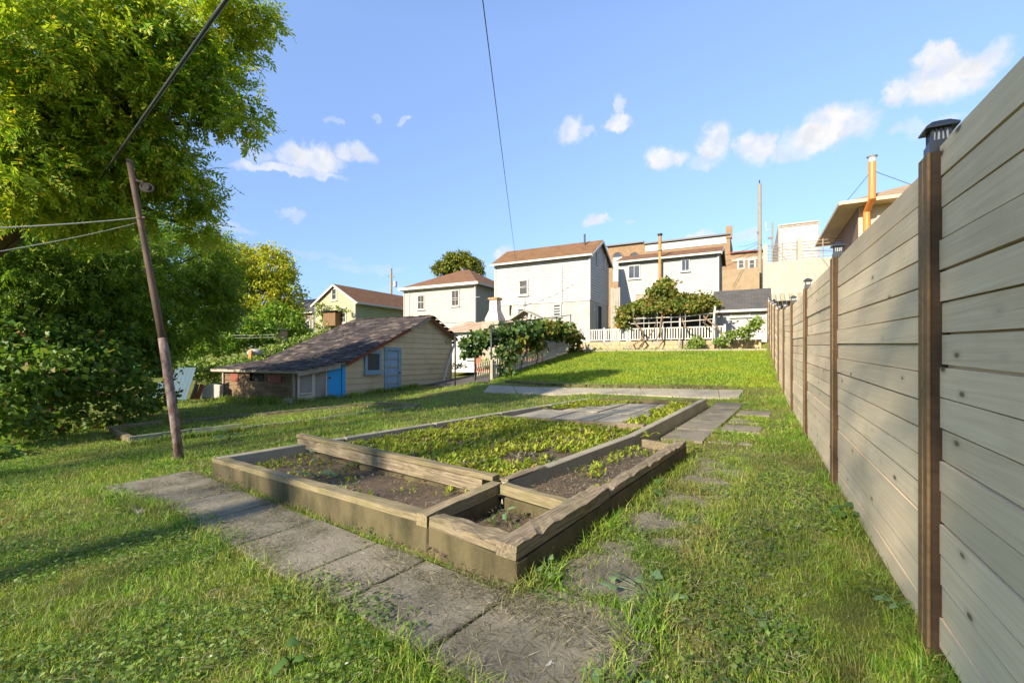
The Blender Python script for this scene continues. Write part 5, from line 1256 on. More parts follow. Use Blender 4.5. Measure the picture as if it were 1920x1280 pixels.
# right grape arbor
GA = thing('grape_arbor', 'grape arbor of white pipes carrying a thick canopy of vine leaves', 'arbor', cs(1250, 23.6) + UP * 2, YAWR)
def tubeo(pts, r, name, mat, par, n=7): m = MB(); m.tube(pts, r, n); return m.build(name, mat, par, True)
for px, y0, y1, s in ((1275, 652, 572, 22.6), (1337, 646, 574, 22.6), (1177, 614, 575, 23.5), (1217, 636, 570, 23.3), (1322, 620, 565, 23.4), (1243, 640, 572, 23.3)):
    P = cs(px, s); Y = P.y; tubeo([at(px - 1, y0, Y), at(px, (y0 + y1) / 2, Y), at(px + (4 if px == 1337 else 0), y1, Y)], .045 if s < 23 else .03, 'post', M_white, GA)
for ya, yb, yc in ((597.5, 594, 587), (607, 603, 598)):
    A, B_, C_ = cs(1183, 22.75), cs(1275, 22.7), cs(1337, 22.7); tubeo([at(1183, ya, A.y), at(1275, yb, B_.y), at(1337, yc, C_.y)], .024, 'rail', M_white, GA)
gv = []
for px, py, s, r, rz in ((1180, 582, 23.2, .5, .26), (1205, 576, 23.6, .7, .32), (1235, 568, 23.6, .7, .38), (1265, 565, 23.6, .75, .42), (1295, 567, 23.6, .75, .40), (1322, 570, 23.5, .65, .4), (1172, 590, 23.2, .3, .4), (1220, 578, 22.9, .6, .25), (1260, 576, 22.9, .6, .25), (1300, 574, 22.9, .6, .25), (1238, 550, 23.4, .32, .4), (1226, 543, 23.3, .14, .35), (1256, 538, 23.3, .10, .35), (1250, 525, 23.3, .18, .10), (1166, 605, 23.4, .2, .3)):
    P = cs(px, s); gv.append(E(px, py, P.y, r, .9 if rz < .44 else .4, rz))
p_, o_, cl_ = clump_points(gv, 760, 15, .16, .3); V, Q = simple_leaves(p_, o_, .17, .16, .7); np_mesh('grape_leaves', V, Q, M_grape, GA)
M_vst = paint('vine_stem', (.20, .14, .085), (.10, .07, .045), .9, 8, .7, .6)
for pts, r in (([(1190, 580), (1186, 598), (1196, 612), (1206, 622), (1206, 634), (1196, 641), (1188, 646), (1192, 654), (1203, 650), (1208, 638), (1202, 630)], .05), ([(1240, 572), (1242, 590), (1239, 606), (1238, 622), (1243, 640), (1236, 650), (1228, 654)], .045), ([(1278, 575), (1280, 600), (1284, 614), (1296, 616)], .035), ([(1218, 575), (1232, 596), (1226, 618), (1216, 632)], .03), ([(1314, 580), (1320, 594), (1332, 604), (1344, 612), (1352, 626), (1360, 634)], .04), ([(1212, 574), (1205, 588)], .025), ([(1328, 590), (1318, 604), (1330, 612)], .03)):
    tubeo([at(x, y, cs(x, 22.62).y + .12 * math.sin(i * 1.9)) for i, (x, y) in enumerate(pts)], r, 'vine_stem', M_vst, GA)
# left grape arbor over the picket fence
def picket(name, label, r_, s0, s1, mat):
    T = thing(name, label, 'fence', V3(*rs(r_, s0)), YAW); n = int((s1 - s0) / .15)
    for k in range(n):
        f = k / n; x, y = rs(r_, s0 + (s1 - s0) * f); z_ = tz(x, y); m = MB(); h = .66 + random.uniform(-.015, .015)
        o = Vector((x, y, z_ + .03)); m.prism([o, o + U * .05, o + U * .05 + UP * (h - .03), o + U * .025 + UP * h, o + UP * (h - .03)], RT * .02); m.build('picket', mat, T)
    for hz in (.16, .5):
        m = MB()
        for k in range(8):
            A = V3(*rs(r_ - .03, s0 + (s1 - s0) * k / 8), hz); B_ = V3(*rs(r_ - .03, s0 + (s1 - s0) * (k + 1) / 8), hz); m.bar(A, B_, .04, .06)
        m.build('rail', mat, T)
    return T
M_pick = paint('old_picket_white', (.56, .50, .39), (.32, .26, .19), .8, 5, .7, .3, (4, 4, .6))
T1 = picket('picket_fence', 'old white picket fence climbing beside the back lawn under the grape vine', -8.2, 14.1, 22.6, M_pick)
T2 = picket('picket_fence', 'old white picket fence across the lane, nearer the shed', -10.15, 15.9, 18.6, M_pick)
x, y = rs(-8.2, 13.95); P = V3(x, y)
m = MB(); m.box(P - RT * .05 - U * .05, RT * .1, U * .1, UP * .72); m.build('gate_post', M_conpale, T1)
AR = thing('vine_trellis', 'dark steel trellis overgrown with grape vine beside the picket fence', 'trellis', V3(*rs(-8.1, 18)), YAW)
for s in (14.1, 15.5, 17.0, 18.6, 20.3, 22.2):
    for r_ in ((-8.32, -9.9) if s in (14.1, 15.5) else (-8.32,)): P = V3(*rs(r_, s)); tubeo([P, P + UP * 1.95], .028, 'post', M_metal_d, AR, 6)
for hz, r_ in ((.78, -8.32), (1.4, -8.32), (1.93, -8.32)): tubeo([V3(*rs(r_, s), hz) for s in np.linspace(14.1, 22.3, 12)], .022, 'rail', M_metal_d, AR, 6)
tubeo([V3(*rs(-9.9, s), 1.93) for s in np.linspace(14.1, 18.3, 6)], .022, 'rail', M_metal_d, AR, 6)
gl2 = []
for px, py, Y, r, rz in ((885, 645, 17.2, .38, .42), (905, 635, 17.2, .5, .38), (935, 628, 17.4, .55, .38), (960, 622, 18.0, .6, .40), (990, 622, 18.8, .6, .42), (1015, 618, 19.8, .6, .42), (1040, 618, 20.8, .65, .45), (1062, 622, 21.8, .55, .45), (1078, 632, 22.6, .35, .4), (950, 660, 17.0, .35, .45), (945, 690, 16.6, .28, .32), (875, 655, 16.8, .22, .3), (1000, 640, 19, .5, .3), (968, 640, 17.8, .4, .3), (1082, 655, 22.8, .35, .35)):
    gl2.append(E(px, py, Y, r, r, rz))
p_, o_, cl_ = clump_points(gl2[:7] + gl2[9:12], 330, 15, .13, .3); V, Q = simple_leaves(p_, o_, .16, .15, .7); np_mesh('grape_leaves', V, Q, M_grapedk, AR)
p_, o_, cl_ = clump_points(gl2[5:9] + gl2[12:], 260, 15, .13, .3); V, Q = simple_leaves(p_, o_, .16, .15, .7); np_mesh('grape_leaves', V, Q, M_grape, AR)
for pts in ([(948, 712), (940, 700), (950, 690), (962, 694), (958, 708), (946, 706), (944, 680), (955, 650)], [(985, 668), (990, 650), (984, 632)], [(1005, 690), (1008, 668), (1003, 640)], [(975, 702), (978, 680), (988, 655)], [(1030, 660), (1022, 640), (1028, 625)]):
    Y = 16.4 + (pts[0][0] - 940) * .045; tubeo([at(x, y, Y + .1 * math.sin(i * 2)) for i, (x, y) in enumerate(pts)], .03, 'vine_stem', M_vst, AR, 6)
# plants by the end of the fence, behind the pickets and on the wall
def bush(name, label, ells, mat, nc, nl, L, Wd, cr=.12, cat='bush'):
    c = ells[0]; return tree(name, label, cat, V3(c[0], c[1]), ells, mat, nc, nl, cr, L, Wd, 'simple', .02, 10, .3, .3, crown='foliage')
q = lambda px, s: cs(px, s).y
bush('leafy_shrub', 'bright leafy shrub against the small white garage by the fence end', [E(1400, 624, q(1400, 22.2), .35, .3, .3), E(1412, 610, q(1412, 22.3), .22, .3, .25), E(1422, 600, q(1422, 22.4), .15, .2, .2)], M_ivy, 60, 12, .14, .10)
bush('leafy_shrub', 'small leafy shrub at the right end of the balustrade', [E(1372, 628, q(1372, 22.4), .28, .25, .2), E(1352, 640, q(1352, 22.4), .25, .25, .13)], M_ivy, 40, 12, .13, .09)
bush('leafy_shrub', 'low green clump under the middle of the block wall', [E(1308, 640, q(1308, 22.3), .3, .25, .22), E(1296, 650, q(1296, 22.3), .3, .25, .12)], M_ivy, 45, 12, .13, .09)
bush('leafy_shrub', 'low strip of weeds along the left foot of the block wall', [E(1120, 657, q(1120, 22.4), .5, .2, .07), E(1170, 658, q(1170, 22.4), .6, .2, .07), E(1220, 657, q(1220, 22.4), .5, .2, .08)], M_ivy, 50, 10, .10, .05)
bush('leafy_shrub', 'weeds growing behind the picket fence below the grape vine', [E(1000, 662, 21.5, .6, .4, .25), E(960, 676, 20.5, .6, .4, .2), E(920, 682, 21, .5, .4, .16), E(860, 686, 23, .5, .3, .12)], M_ivy, 110, 12, .12, .07)
# ---- tall trees well behind the eye, whose thin shade lies over the yard
for k, (o, zc, rr, hh) in enumerate(((-8.6, 15.4, 2.3, 3.2), (-4.3, 16.6, 2.6, 4.6), (.2, 17.0, 2.6, 4.8), (4.6, 16.6, 2.7, 4.8), (9.0, 16.2, 2.7, 4.4))):
    cx, cy = SUN_AZ[0] * 24 + .7766 * o, SUN_AZ[1] * 24 - .63 * o
    el_ = [(cx, cy, zc, rr, rr, hh, 3), (cx + .8, cy - .6, zc + hh * .55, rr * .6, rr * .6, hh * .4, 1), (cx - .9, cy + .4, zc - hh * .45, rr * .7, rr * .7, hh * .4, 1)]
    tree('yard_tree', ('leftmost', 'second', 'third', 'fourth', 'rightmost')[k] + ' maple of the row behind the viewer shading the yard', 'tree', (cx, cy, -.3), el_, M_dkleaf, 85, 20, .7, .14, .11, 'simple', .2, 24, .1, group='maples behind the yard')
# ------------------------------------------------------------------ grass, weeds, clippings
M_grass = leafmat('grass_blade', [(0, (.065, .145, .014)), (.3, (.135, .27, .020)), (.6, (.22, .37, .03)), (.85, (.33, .42, .05)), (1, (.44, .38, .12))], .42, ((.26, .24, .05), .45), .55, ((.27, .20, .085), .65))
M_grass2 = leafmat('bank_grass', [(0, (.08, .15, .012)), (.4, (.15, .26, .016)), (.8, (.25, .36, .025)), (1, (.36, .38, .05))], .42, ((.32, .36, .02), .6), .55)
M_clov = leafmat('clover_leaf', [(0, (.06, .12, .02)), (.5, (.12, .20, .03)), (.9, (.20, .28, .05)), (1, (.32, .36, .12))], .4, ((.10, .17, .04), .4))
M_weed = leafmat('weed_leaf', [(0, (.09, .15, .015)), (.4, (.20, .29, .022)), (.75, (.36, .41, .035)), (.94, (.50, .45, .07)), (1, (.36, .16, .08))], .45, ((.42, .41, .04), .5))
M_straw = leafmat('straw', [(0, (.06, .06, .025)), (.3, (.11, .105, .05)), (.6, (.19, .16, .085)), (.85, (.30, .25, .14)), (1, (.44, .40, .26))], .25)
OUT = [BED, lane_strip] + [[tuple(p[:2]) for p in q] for q in PAVED]
SHEDP = [tuple(SW.pt(0, 0)[:2]), tuple(SW.pt(tR, 0)[:2]), tuple(SW.pt(tR, 0, -DP)[:2]), tuple(SW.pt(tE, 0, -DP)[:2]), tuple(SW.pt(tE, 0)[:2])]
OUT.append(SHEDP)
BARE = [(*hit(px, py)[:2], r_) for px, py, r_ in ((1120, 1085, .26), (1180, 1120, .12), (1265, 905, .30), (1280, 945, .22), (1300, 868, .22), (1345, 835, .3), (1375, 790, .38), (1450, 782, .25), (1330, 910, .15), (1060, 1190, .16), (1225, 985, .13))] + [(*pr(random.uniform(.5, 3.3), random.uniform(.15, .6)), random.uniform(.10, .24)) for _ in range(9)]
def wedge(n, y0, y1, pw=1.0, lo=-1.25, hi=1.25):
    """random ground points of the field in view between two distances"""
    y = (y0 ** pw + rng.random(n) * (y1 ** pw - y0 ** pw)) ** (1 / pw); x = rng.uniform(lo, hi, n) * y; return x, y
def keep(x, y, soft=0.0):
    ok = np.ones(len(x), bool)
    jx, jy = (x + rng.normal(size=len(x)) * soft, y + rng.normal(size=len(x)) * soft) if soft else (x, y)
    for q in OUT: ok &= ~inpoly(jx, jy, q)
    r = x * R2[0] + y * R2[1]; ok &= r < .62
    s = x * U2[0] + y * U2[1]; ok &= ~((s > 22.7) & (r > -11)) & (s < 26)
    for (bx, by, br) in BARE:
        dd = np.hypot(x - bx, y - by) / (br * (.55 + .9 * vnoise(x, y, 7.0, 23))); ok &= ~((dd < 1) & (rng.random(len(x)) < .93))
    return ok
def blades(x, y, h, w, lean=.5, seg2=True, z0=None):
    n = len(x); P = np.stack([x, y, terrain(x, y) - .012 if z0 is None else z0], 1)
    a = rng.uniform(0, 2 * np.pi, n); D = np.stack([np.cos(a), np.sin(a), np.zeros(n)], 1); b = a + rng.normal(size=n) * .9 + np.pi / 2
    S = np.stack([np.cos(b), np.sin(b), np.zeros(n)], 1) * (w / 2)[:, None]; ln = (lean * rng.uniform(.2, 1.6, n))[:, None]; hh = h[:, None]; Z = np.array((0, 0, 1.0))
    M_ = P + Z * hh * .55 + D * hh * .22 * ln; T_ = P + Z * hh * (1 - .25 * ln * ln.clip(0, 1)) + D * hh * .8 * ln
    if seg2:
        V = np.stack([P - S, P + S, M_ + S * .75, M_ - S * .75, T_ + S * .12, T_ - S * .12], 1).reshape(-1, 3); k = np.arange(n)[:, None] * 6
        Q = np.concatenate([k + np.array([[0, 1, 2, 3]]), k + np.array([[3, 2, 4, 5]])], 1).reshape(-1, 4)
    else:
        V = np.stack([P - S, P + S, T_ + S * .2, T_ - S * .2], 1).reshape(-1, 3); Q = np.arange(4 * n).reshape(-1, 4)
    return V, Q
def tall(x, y): return .45 + 1.0 * vnoise(x, y, 1.1, 7) * vnoise(x, y, 5.0, 8) * 1.9
VS, QS = [], []; base = 0
def put(V, Q):
    global base
    VS.append(V); QS.append(Q + base); base += len(V)
for (n, y0, y1, h, w, seg) in ((100000, 1.3, 3.2, .046, .0042, True), (125000, 3.0, 6.2, .05, .006, True), (105000, 6.0, 10.5, .06, .010, False), (60000, 10.3, 17.5, .065, .017, False)):
    x, y = wedge(n, y0, y1, 1.6); ok = keep(x, y, .02 if y0 < 6 else .04)
    s = x * U2[0] + y * U2[1]; r = x * R2[0] + y * R2[1]; ok &= ~((s > 13.6) & (r > -8.4))
    bare = vnoise(x, y, 2.6, 31); ok &= rng.random(n) < np.clip(.3 + (bare - .22) * 2.6, .12, 1)
    x, y = x[ok], y[ok]; hh = h * tall(x, y) * rng.uniform(.5, 1.35, len(x)); put(*blades(x, y, hh, np.full(len(x), w) * rng.uniform(.7, 1.3, len(x)), .85, seg))
# longer tufts along walls, fence and slab edges
def tufts(line, n, h, spread, w=.006):
    L_ = [np.array(p[:2]) for p in line]; k = rng.integers(0, len(L_) - 1, n); f = rng.random(n)[:, None]
    p = np.array(L_)[k] * (1 - f) + np.array(L_)[k + 1] * f; c = vnoise(p[:, 0], p[:, 1], 6, 41); okk = rng.random(n) < np.clip((c - .25) * 2.4, .08, 1)
    p = p[okk] + rng.normal(size=(okk.sum(), 2)) * spread; put(*blades(p[:, 0], p[:, 1], h * rng.uniform(.4, 1.2, len(p)), np.full(len(p), w), 1.0, True))
tufts([rs(.60, s) for s in (1.0, 4, 8, 13, 18, 22)], 9000, .11, .04)
tufts([off2(C0, C1, -.05)[0], off2(C0, C1, -.05)[1]], 4500, .13, .05); tufts([pr(-.6, .7), pr(3.6, .7)], 5000, .10, .05)
tufts([pt(-.7, .68), pt(3.4, .68), pt(4.9, .95)], 6000, .10, .05); tufts([pt(.1, .04), pt(4.3, .04)], 1600, .09, .025, .004)
for c_t in cuts[1:-1]: tufts([pt(c_t, .03), pt(c_t, .62)], 170, .045, .012, .004)
tufts([off2(A0, I0, .04)[0], off2(A0, I0, .04)[1]], 4500, .10, .04, .009)
tufts([SW.pt(-2, 0, .15), SW.pt(1.2, 0, .15), SW.pt(3.6, 0, .2)], 2600, .22, .12, .016); tufts([LWd.pt(0, 0, .2), LWd.pt(Ll, 0, .25)], 3500, .28, .15, .016)
tufts([hit(240, 835), hit(450, 808), hit(780, 768)], 3000, .13, .06, .012)
for k in range(5):
    f0 = random.uniform(.0, 4.2); tufts([pr(f0 * .8, random.uniform(.05, .6)), pr(f0 * .8, random.uniform(.1, .7))], 700, .10, .05)
for q in PATCH:
    n = 1500; a_, b_ = rng.random(n)[:, None], rng.random(n)[:, None]; q4 = [np.array(p[:2]) for p in q]
    P = (q4[0] * (1 - a_) + q4[1] * a_) * (1 - b_) + (q4[3] * (1 - a_) + q4[2] * a_) * b_; okk = keep(P[:, 0], P[:, 1]); P = P[okk]
    put(*blades(P[:, 0], P[:, 1], .045 * rng.uniform(.5, 1.5, len(P)), np.full(len(P), .006 if P[:, 1].mean() < 6 else .011), 1.1, True, terrain(P[:, 0], P[:, 1])))
    tufts([q[0], q[1]], 160, .075, .035); tufts([q[2], q[3]], 160, .075, .035)
setp(np_mesh('lawn_grass', np.concatenate(VS), np.concatenate(QS), M_grass), 'rough mown grass of the near lawn', kind='stuff')
# back lawn
x, y = wedge(150000, 11.0, 26, 1.3, -.1, .62); s = x * U2[0] + y * U2[1]; r = x * R2[0] + y * R2[1]
ok = (s > 13.75) & (s < 22.85) & (r > -8.1) & (r < .66); x, y = x[ok], y[ok]
V, Q = blades(x, y, .06 * rng.uniform(.5, 1.3, len(x)) * (.7 + .6 * vnoise(x, y, 1.5, 17)), np.full(len(x), .022), .6, False)
setp(np_mesh('bank_grass', V, Q, M_grass2), 'short bright grass of the sloping back lawn', kind='stuff')
# clover and small broad leaves in the near grass
def lowleaves(n, y0, y1, L, seed, thr, lo=-1.25, hi=1.25, pw=1.6):
    x, y = wedge(n, y0, y1, pw, lo, hi); ok = keep(x, y, .03) & (vnoise(x, y, 4.2, seed) > thr); x, y = x[ok], y[ok]; m = len(x)
    z = terrain(x, y) + rng.uniform(.008, .055, m); a = rng.uniform(0, 6.28, m); D = np.stack([np.cos(a), np.sin(a), rng.normal(size=m) * .35], 1); S = np.stack([-np.sin(a), np.cos(a), rng.normal(size=m) * .3], 1)
    return leaf_quads(np.stack([x, y, z], 1), D, S, L * rng.uniform(.6, 1.4, m), L * .95 * rng.uniform(.6, 1.3, m), .12)
A1 = lowleaves(24000, 1.3, 3.4, .021, 51, .47); A2 = lowleaves(16000, 3.2, 7, .034, 52, .52); A3 = lowleaves(9000, 6.5, 14, .055, 53, .55)
setp(np_mesh('clover', np.concatenate([A1[0], A2[0], A3[0]]), np.concatenate([A1[1], A2[1] + len(A1[0]), A3[1] + len(A1[0]) + len(A2[0])]), M_clov), 'clover and small broad leaves in the grass', kind='stuff')
# weeds of the beds
def weedpatch(poly, n, h, L, name, lab, mat=None, thr=0.0, seed=61, up=.8, per=6):
    xs = np.array([p[0] for p in poly]); ys = np.array([p[1] for p in poly]); x = rng.uniform(xs.min(), xs.max(), n); y = rng.uniform(ys.min(), ys.max(), n)
    ok = inpoly(x, y, poly) & (vnoise(x, y, 3.2, seed) > thr); x, y = x[ok], y[ok]; m = len(x)
    k = np.repeat(np.arange(m), per); a = rng.uniform(0, 6.28, len(k)); sc = rng.uniform(.45, 1.35, m)[k]
    P = np.stack([x[k], y[k], terrain(x, y)[k] + h + rng.uniform(0, .035, len(k))], 1); D = np.stack([np.cos(a), np.sin(a), up * rng.uniform(.2, 2.0, len(k))], 1)
    V, Q = leaf_quads(P, D, np.stack([-np.sin(a), np.cos(a), rng.normal(size=len(k)) * .3], 1), L * sc, L * .36 * sc, .2)
    return setp(np_mesh(name, V, Q, mat or M_weed), lab, kind='stuff')
inner = lambda poly, k=.93: [tuple(np.array(p) * k + np.mean(poly, 0) * (1 - k)) for p in poly]
weedpatch(inner(P_main, .96), 8500, .10, .062, 'bed_weeds', 'bright green weeds filling the main bed', None, .22)
weedpatch(inner(P_main, .96), 1400, .10, .06, 'red_weeds', 'scattered reddish brown weeds in the main bed', M_straw, .5, 66)
weedpatch(inner(P_right, .86), 900, .10, .045, 'strip_weeds', 'small weeds in the right strip of the bed', None, .45, 62)
weedpatch(inner(P_front, .88), 800, .075, .045, 'trough_weeds', 'small weeds in the front trough of the bed', None, .42, 63)
weedpatch(inner(P_box, .75), 60, .045, .04, 'box_weeds', 'small seedlings in the corner box', M_clov, .3, 64)
fe = [K0, G0, lerp2(G0, I0, .25), lerp2(K0, J0, .18)]
weedpatch(inner(fe, .88), 1300, .085, .08, 'end_weeds', 'weeds beside the slabs at the far end of the bed', None, .2, 65)
fe2 = [lerp2(J0, I0, .35), lerp2(J0, I0, .98), lerp2(I0, G0, .6), lerp2(lerp2(J0, I0, .5), lerp2(K0, G0, .5), .25)]
weedpatch(inner(fe2, .85), 700, .085, .07, 'end_weeds', 'weeds in the far left corner of the bed', None, .2, 67)
# dry clippings on paths and soil
VS, QS = [], []; base = 0
def straw(x, y, z, L, w):
    n = len(x); a = rng.uniform(0, 6.28, n); D = np.stack([np.cos(a), np.sin(a), rng.normal(size=n) * .25], 1); S = np.stack([-np.sin(a), np.cos(a), rng.normal(size=n) * .2], 1)
    put(*leaf_quads(np.stack([x, y, z], 1), D, S, L * rng.uniform(.4, 1.5, n), np.full(n, w), .1))
n = 12000; s_ = rng.uniform(-.7, 4.8, n); w_ = rng.random(n) ** 1.4; edge = np.where(rng.random(n) < .6, .03 + w_ * .22, .66 - w_ * .35)
P = np.array([pt(a, b) for a, b in zip(s_, edge)]); okc = vnoise(P[:, 0], P[:, 1], 4, 71) > .42; P = P[okc]; straw(P[:, 0], P[:, 1], terrain(P[:, 0], P[:, 1]) + .016 + rng.uniform(0, .025, len(P)), .075, .003)
n = 1500; s_ = rng.uniform(-.7, 4.8, n); P = np.array([pt(a, rng.uniform(.05, .62)) for a in s_]); straw(P[:, 0], P[:, 1], terrain(P[:, 0], P[:, 1]) + .02, .03, .004)
n = 6500; P = np.array([pr(rng.uniform(-.3, 4), rng.uniform(.05, 1.3)) for _ in range(n)]); straw(P[:, 0], P[:, 1], terrain(P[:, 0], P[:, 1]) + .02 + rng.uniform(0, .04, n), .075, .0035)
for poly, h, n in ((P_front, .10, 5200), (P_right, .125, 6500), (P_box, .07, 900), (P_far, .11, 1800), (P_main, .13, 2500)):
    x = rng.uniform(min(p[0] for p in poly), max(p[0] for p in poly), n); y = rng.uniform(min(p[1] for p in poly), max(p[1] for p in poly), n); okc = inpoly(x, y, inner(poly, .9)); x, y = x[okc], y[okc]
    straw(x, y, terrain(x, y) + h + rng.uniform(-.01, .02, len(x)), .06, .005)
for (n, y0, y1, L_, w_) in ((9000, 1.3, 4, .07, .003), (7000, 4, 11, .08, .006)):
    x, y = wedge(n, y0, y1, 1.5); okc = keep(x, y, .02) & (vnoise(x, y, 1.3, 72) > .5); x, y = x[okc], y[okc]; straw(x, y, terrain(x, y) + rng.uniform(.0, .05, len(x)), L_, w_)
setp(np_mesh('clippings', np.concatenate(VS), np.concatenate(QS), M_straw), 'dry grass clippings lying on paths and soil', kind='stuff')
M_petal = paint('pale_chip', (.5, .46, .36), (.5, .4, .25), .8, 5, .4, 0)
VS, QS = [], []; base = 0
n = 110; P = np.array([pt(rng.uniform(-.7, 4.8), rng.uniform(.04, .64)) for _ in range(n)]); straw(P[:, 0], P[:, 1], terrain(P[:, 0], P[:, 1]) + .017, .013, .011)
x, y = wedge(80, 1.5, 6, 1.4); straw(x, y, terrain(x, y) + .05, .014, .012)
setp(np_mesh('petals', np.concatenate(VS), np.concatenate(QS), M_petal), 'tiny pale petals scattered on path and grass', kind='stuff')
# ------------------------------------------------------------------ single broad-leaved plants
M_bl = [leafmat('broad_leaf', [(0, (.07, .14, .03)), (1, (.10, .19, .035))], .4), leafmat('broad_leaf_yellow', [(0, (.30, .34, .04)), (1, (.38, .36, .04))], .5), leafmat('broad_leaf_pale', [(0, (.16, .25, .10)), (1, (.2, .3, .12))], .35)]
def lobed(size):
    """one lobed, slightly cupped leaf; base at the origin, pointing along x"""
    pts = []
    for k in range(13):
        a = -2.5 + 5.0 * k / 12; r = size * (.5 + .14 * math.cos(a * 3.0)) * (1 - .12 * abs(a)); pts.append((size * .45 + r * math.cos(a), r * math.sin(a), -.05 * size * math.cos(a * 2.5) - abs(math.sin(a)) * size * .12))
    return [(0, 0, 0), (size * .45, 0, .03 * size)] + pts
def plant(label, pos, n, size, mi, height=.1, spread=.12, cat='plant', name='broadleaf_plant'):
    T = thing(name, label, cat, pos, random.uniform(0, 6)); pos = Vector(pos)
    st = MB()
    for k in range(n):
        a = random.uniform(0, 6.28); rr = spread * random.uniform(.3, 1.1); hh = height * random.uniform(.5, 1.15); tip = pos + Vector((math.cos(a) * rr, math.sin(a) * rr, hh))
        st.tube([pos, pos.lerp(tip, .5) + UP * hh * .25, tip], [.004, .003, .002], 5)
        sz = size * random.uniform(.6, 1.2); P = lobed(sz); tl = random.uniform(-.5, .25)
        Mx = Matrix.Translation(tip) @ Matrix.Rotation(a + random.uniform(-.6, .6), 4, 'Z') @ Matrix.Rotation(tl * -1, 4, 'Y') @ Matrix.Rotation(random.uniform(-.4, .4), 4, 'X')
        m = MB(); m.add([Mx @ Vector(p) for p in P], [(1, 2 + i, 3 + i) for i in range(12)] + [(0, 1, 14), (0, 2, 1)]); m.build('leaf', M_bl[mi], T, True)
    st.build('stem', M_bl[mi], T, True)
def onbed(px, py, h): return hit(px, py, h)
plant('bright green squash seedling at the left end of the front trough', onbed(595, 895, .08), 6, .085, 2, .09, .13)
plant('tall young leaf shoot beside the rotting divider in the trough', onbed(592, 872, .08), 3, .06, 2, .17, .04)
plant('low spreading seedling in the middle of the front trough', onbed(645, 885, .08), 5, .07, 0, .06, .14)
plant('small sprawling weed near the front timber of the trough', onbed(640, 915, .08), 5, .055, 2, .05, .10)
plant('pale two-stemmed seedling standing in the corner box', onbed(950, 985, .045), 4, .055, 2, .13, .04)
plant('broad grey-green leaf plant against the right bed wall', hit(1125, 985), 6, .10, 0, .10, .13)
plant('leaves coloured sunlit yellow growing beside the right bed wall', hit(1150, 955), 7, .09, 1, .12, .13)  # yellow leaf colour stands in for the sun on this plant
plant('broad dark leaf weed by the far end of the right bed wall', hit(1215, 925), 5, .10, 0, .10, .10)
plant('flattened leafy weed on the bare slab right of the bed corner', hit(1215, 1120), 10, .085, 2, .05, .19)
plant('small leafy weed at the foot of the bed corner', hit(1030, 1085), 6, .05, 2, .08, .07)
plant('large leaf plant at the bottom middle of the lawn', hit(545, 1245), 3, .07, 0, .05, .06)
plant('leafy weed lying at the bottom right of the slab path', hit(1150, 1265), 8, .055, 2, .04, .11)
plant('wilted broad leaf in the grass right of the path', hit(1440, 1170), 4, .08, 2, .03, .06)
plant('round leafed weed at the foot of the fence', hit(1680, 1140), 6, .06, 2, .06, .08)
plant('green leafy weeds at the foot of the fence near the second post', hit(1590, 975), 8, .08, 0, .08, .14)
plant('yellow green weed at the far right corner of the bed', hit(1290, 855), 8, .09, 1, .10, .14)
plant('yellow weed between the middle wall and the right strip', onbed(1215, 820, .15), 8, .07, 1, .07, .12)
plant('green tuft plant in the lawn by the greenish timber', hit(430, 825), 9, .10, 2, .14, .13)
# stones by the brown lean-to
for i, (x, y, w__) in enumerate(((455, 748, .7), (485, 749, .4), (540, 756, .55))):
    P = hit(x, y); T = thing('stone', ('long pale stone in the weeds by the brown lean-to', 'small rounded stone at the middle of the lean-to wall', 'flat broken stone by the corner of the lean-to')[i], 'stone', P, 0)
    m = MB(); a = -RT * w__ / 2
    vs = []
    for k in range(6):
        f = k / 5; h_ = .16 * math.sin(math.pi * (.12 + .76 * f)) + random.uniform(-.01, .02); c = P - a + (a * 2) * f
        vs += [c - U * .13, c + U * .13, c + U * .09 + UP * h_, c - U * .09 + UP * h_]
    m.add(vs, [(k * 4 + e, k * 4 + (e + 1) % 4, k * 4 + 4 + (e + 1) % 4, k * 4 + 4 + e) for k in range(5) for e in range(4)] + [(3, 2, 1, 0), (20, 21, 22, 23)]); bevel(m.build('stone_body', M_conpale, T, True), .02, 2)
# loose brick in the corner box
T = thing('brick_shard', 'small orange brick shard lying in the corner box', 'brick', onbed(973, 998, .06), .5)
m = MB(); P = onbed(973, 998, .05); m.box(P, Vector((.035, .01, 0)), Vector((-.008, .025, .004)), UP * .018); bevel(m.build('shard', M_or, T), .005)
T = thing('bark_chip', 'pale triangular chip of wood on the nearest slab', 'wood chip', hit(1021, 1253, .015), 0)
P = hit(1021, 1253, .018); m = MB(); m.prism([P, P + Vector((.045, .004, 0)), P + Vector((.03, .03, .004))], UP * .006); m.build('chip', M_wplas, T)
T = thing('dead_leaf', 'curled pale dead leaf on the slab path', 'leaf', hit(935, 1192, .015), 0)
P = hit(930, 1194, .018); m = MB(); m.add([P, P + Vector((.025, .012, .008)), P + Vector((.06, .018, .002)), P + Vector((.03, -.006, .002))], [(0, 1, 2), (0, 2, 3)]); m.build('blade', M_straw, T)

